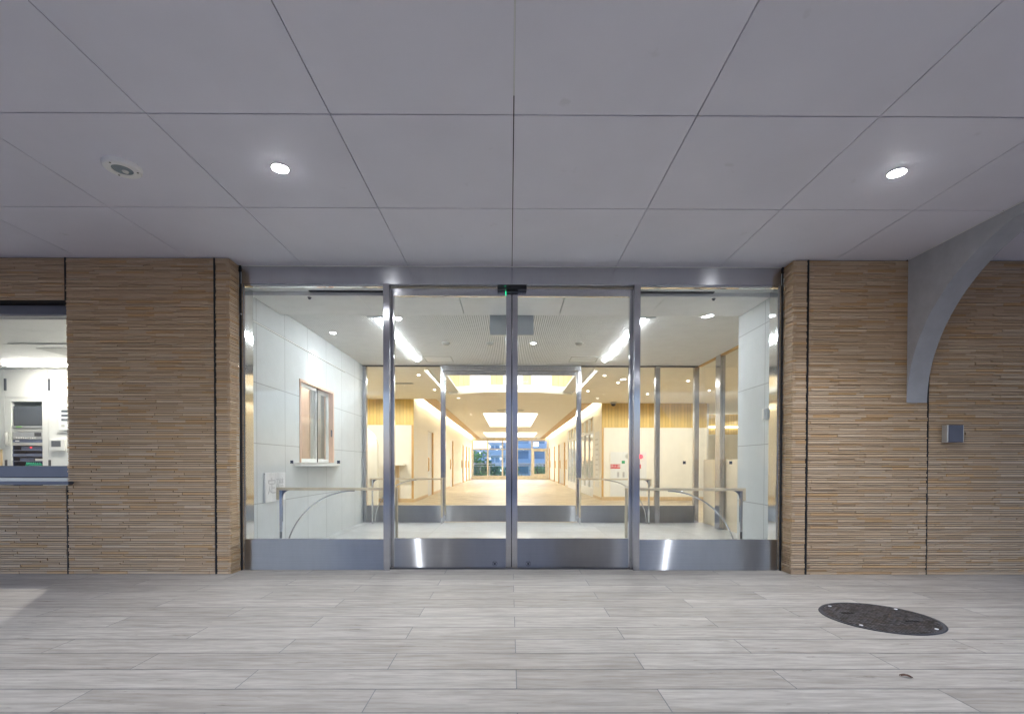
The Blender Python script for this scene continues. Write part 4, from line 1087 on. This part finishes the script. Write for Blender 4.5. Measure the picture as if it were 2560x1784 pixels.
MB().box(-7.59, -7.14, CYF+0.012, CYF+0.21, 1.347, 1.390).build('dark_unit', M['rack_mid'], rk)
MB().box(-7.55, -7.49, CYF+0.008, CYF+0.0118, 1.362, 1.378).build('white_label', M['sign_white'], rk)
MB().box(-7.59, -7.14, CYF+0.010, CYF+0.21, 1.300, 1.343).build('blank_panel', M['detector'], rk)
for za, zb in ((1.222, 1.232), (1.130, 1.176), (1.055, 1.066), (0.93, 0.94)):
    MB().box(-7.598, -7.132, CYF+0.012, CYF+0.219, za, zb).build('shelf', M['rack_mid'], rk)
MB().box(-7.598, -7.132, CYF+0.22, CYF+0.24, 0.46, 1.56).build('rack_back', M['rack_blue'], rk)
for sx_ in (-7.5985, -7.1345): MB().box(sx_, sx_+0.003, CYF+0.022, CYF+0.219, 0.46, 1.299).build('side_panel', M['rack_blue'], rk)
rcd = MB().box(-7.48, -7.17, CYF+0.03, CYF+0.21, 1.2325, 1.285).build('recorder', M['rack_mid'], rk)
MB().box(-7.345, -7.315, CYF+0.026, CYF+0.0295, 1.265, 1.275).build('indicator', M['g_red'], rcd)
MB().box(-7.50, -7.29, CYF+0.03, CYF+0.21, 1.0665, 1.110).build('recorder', M['rack_mid'], rk)
MB().box(-7.26, -7.14, CYF+0.02, CYF+0.21, 1.0665, 1.10).build('white_unit', M['plastic'], rk)
mb = MB()
for k in range(7): mb.tube([(-7.40+0.035*k, CYF+0.03, 0.985), (-7.385+0.033*k, CYF+0.02, 1.03), (-7.36+0.03*k, CYF+0.05, 1.0)], 0.018, 6)
mb.build('green_cable', M['green_bright'], rk)
hs = MB(); hs.tube([(-7.625, CYF-0.03, 1.30), (-7.632, CYF-0.045, 1.33), (-7.615, CYF-0.05, 1.40), (-7.628, CYF-0.05, 1.45), (-7.635, CYF-0.03, 1.50)], 0.026, 10)
tag(hs.build('telephone_handset', M['detector'], loc=(-7.63, CYF, 1.4)), 'grey telephone handset hanging on the left edge of the equipment rack', 'telephone')
th = thing('wall_controller', 'small white controller with grey screen on the office cabinet', 'controller', (-6.87, CYF, 1.3))
MB().box(-6.985, -6.765, CYF-0.035, CYF-0.001, 1.22, 1.395).build('body', M['plastic'], th, bevel=0.006)
MB().box(-6.96, -6.82, CYF-0.038, CYF-0.0355, 1.28, 1.37).build('screen', M['screen'], th)
pn = thing('alarm_panel', 'white alarm panel with dark label strips on the office cabinet', 'alarm panel', (-6.66, CYF, 1.7))
MB().box(-6.885, -6.43, CYF-0.020, CYF-0.001, 1.50, 1.905).build('frame', M['plastic'], pn, bevel=0.004)
MB().box(-6.855, -6.46, CYF-0.030, CYF-0.0205, 1.53, 1.89).build('face', M['white'], pn, bevel=0.003)
for k in range(3): MB().box(-6.81, -6.55, CYF-0.034, CYF-0.0305, 1.80-0.065*k, 1.835-0.065*k).build('label_strip', M['screen'], pn)
MB().box(-6.81, -6.76, CYF-0.034, CYF-0.0305, 1.58, 1.615).build('button', M['detector'], pn)
fr = thing('picture_frame', 'small pale picture frame at the left edge of the office window view', 'frame', (-7.82, CYF, 1.15))
MB().box(-7.95, -7.735, CYF-0.02, CYF-0.001, 0.93, 1.24).build('frame', M['oak_pale'], fr); MB().box(-7.93, -7.755, CYF-0.024, CYF-0.0205, 0.96, 1.21).build('sheet', M['sign_white'], fr)
ol_ = thing('office_lamp', 'long lit tube lamp on the office ceiling', 'ceiling lamp', (-6.2, 7.08, OC))
MB().box(-7.25, -5.2, 7.03, 7.13, OC-0.035, OC-0.012).build('diffuser', M['g_office'], ol_); MB().box(-7.25, -5.2, 7.01, 7.15, OC-0.0118, OC-0.001).build('base', M['plastic'], ol_)
ol2 = downlight('office_downlight', (-4.55, 5.42, OC), 0.10, 'lit round lamp in the office ceiling close to the window', 'downlight', M['g_office'])
lamp('office_beam', 'SPOT', (-4.62, 5.42, OC-0.03), 45, (1.0, 0.97, 0.92), spot_size=R(84), spot_blend=0.5, shadow_soft_size=0.03).rotation_euler = (R(-40), 0, 0)
lamp('office_tube_light', 'AREA', (-6.2, 7.08, OC-0.05), 4, (1.0, 0.96, 0.88), shape='RECTANGLE', size=2.0, size_y=0.1)
fill_tube = thing('office_lamp', 'tube lamp added on the office ceiling to brighten the reception window view', 'ceiling lamp', (-3.9, 7.08, OC))
MB().box(-4.9, -2.95, 7.03, 7.13, OC-0.035, OC-0.012).build('diffuser', M['g_office'], fill_tube); MB().box(-4.9, -2.95, 7.01, 7.15, OC-0.0118, OC-0.001).build('base', M['plastic'], fill_tube)  # extra tube, added to lift the light behind the reception panes
oa = thing('office_cassette', 'square air conditioning cassette on the office ceiling', 'air conditioner', (-5.7, 6.3, OC))
MB().box(-6.02, -5.12, 5.90, 6.75, OC-0.014, OC-0.001).build('panel', M['plastic'], oa, bevel=0.01)
MB().box(-5.85, -5.29, 6.08, 6.58, OC-0.020, OC-0.0145).build('grille', M['detector'], oa)
wc = thing('oak_cupboard', 'tall pale oak cupboard seen through the reception window', 'cupboard', (-3.05, 7.3, 0))
MB().box(-3.16, -3.00, 7.30, 7.48, 0.002, 2.2).build('body', M['peach'], wc)

# ------------------------------------------------------------------ render settings
c = S.cycles
c.max_bounces = 10; c.diffuse_bounces = 5; c.glossy_bounces = 4; c.transmission_bounces = 4; c.transparent_max_bounces = 32
c.caustics_reflective = False; c.caustics_refractive = False; c.sample_clamp_indirect = 6.0
c.use_denoising = True
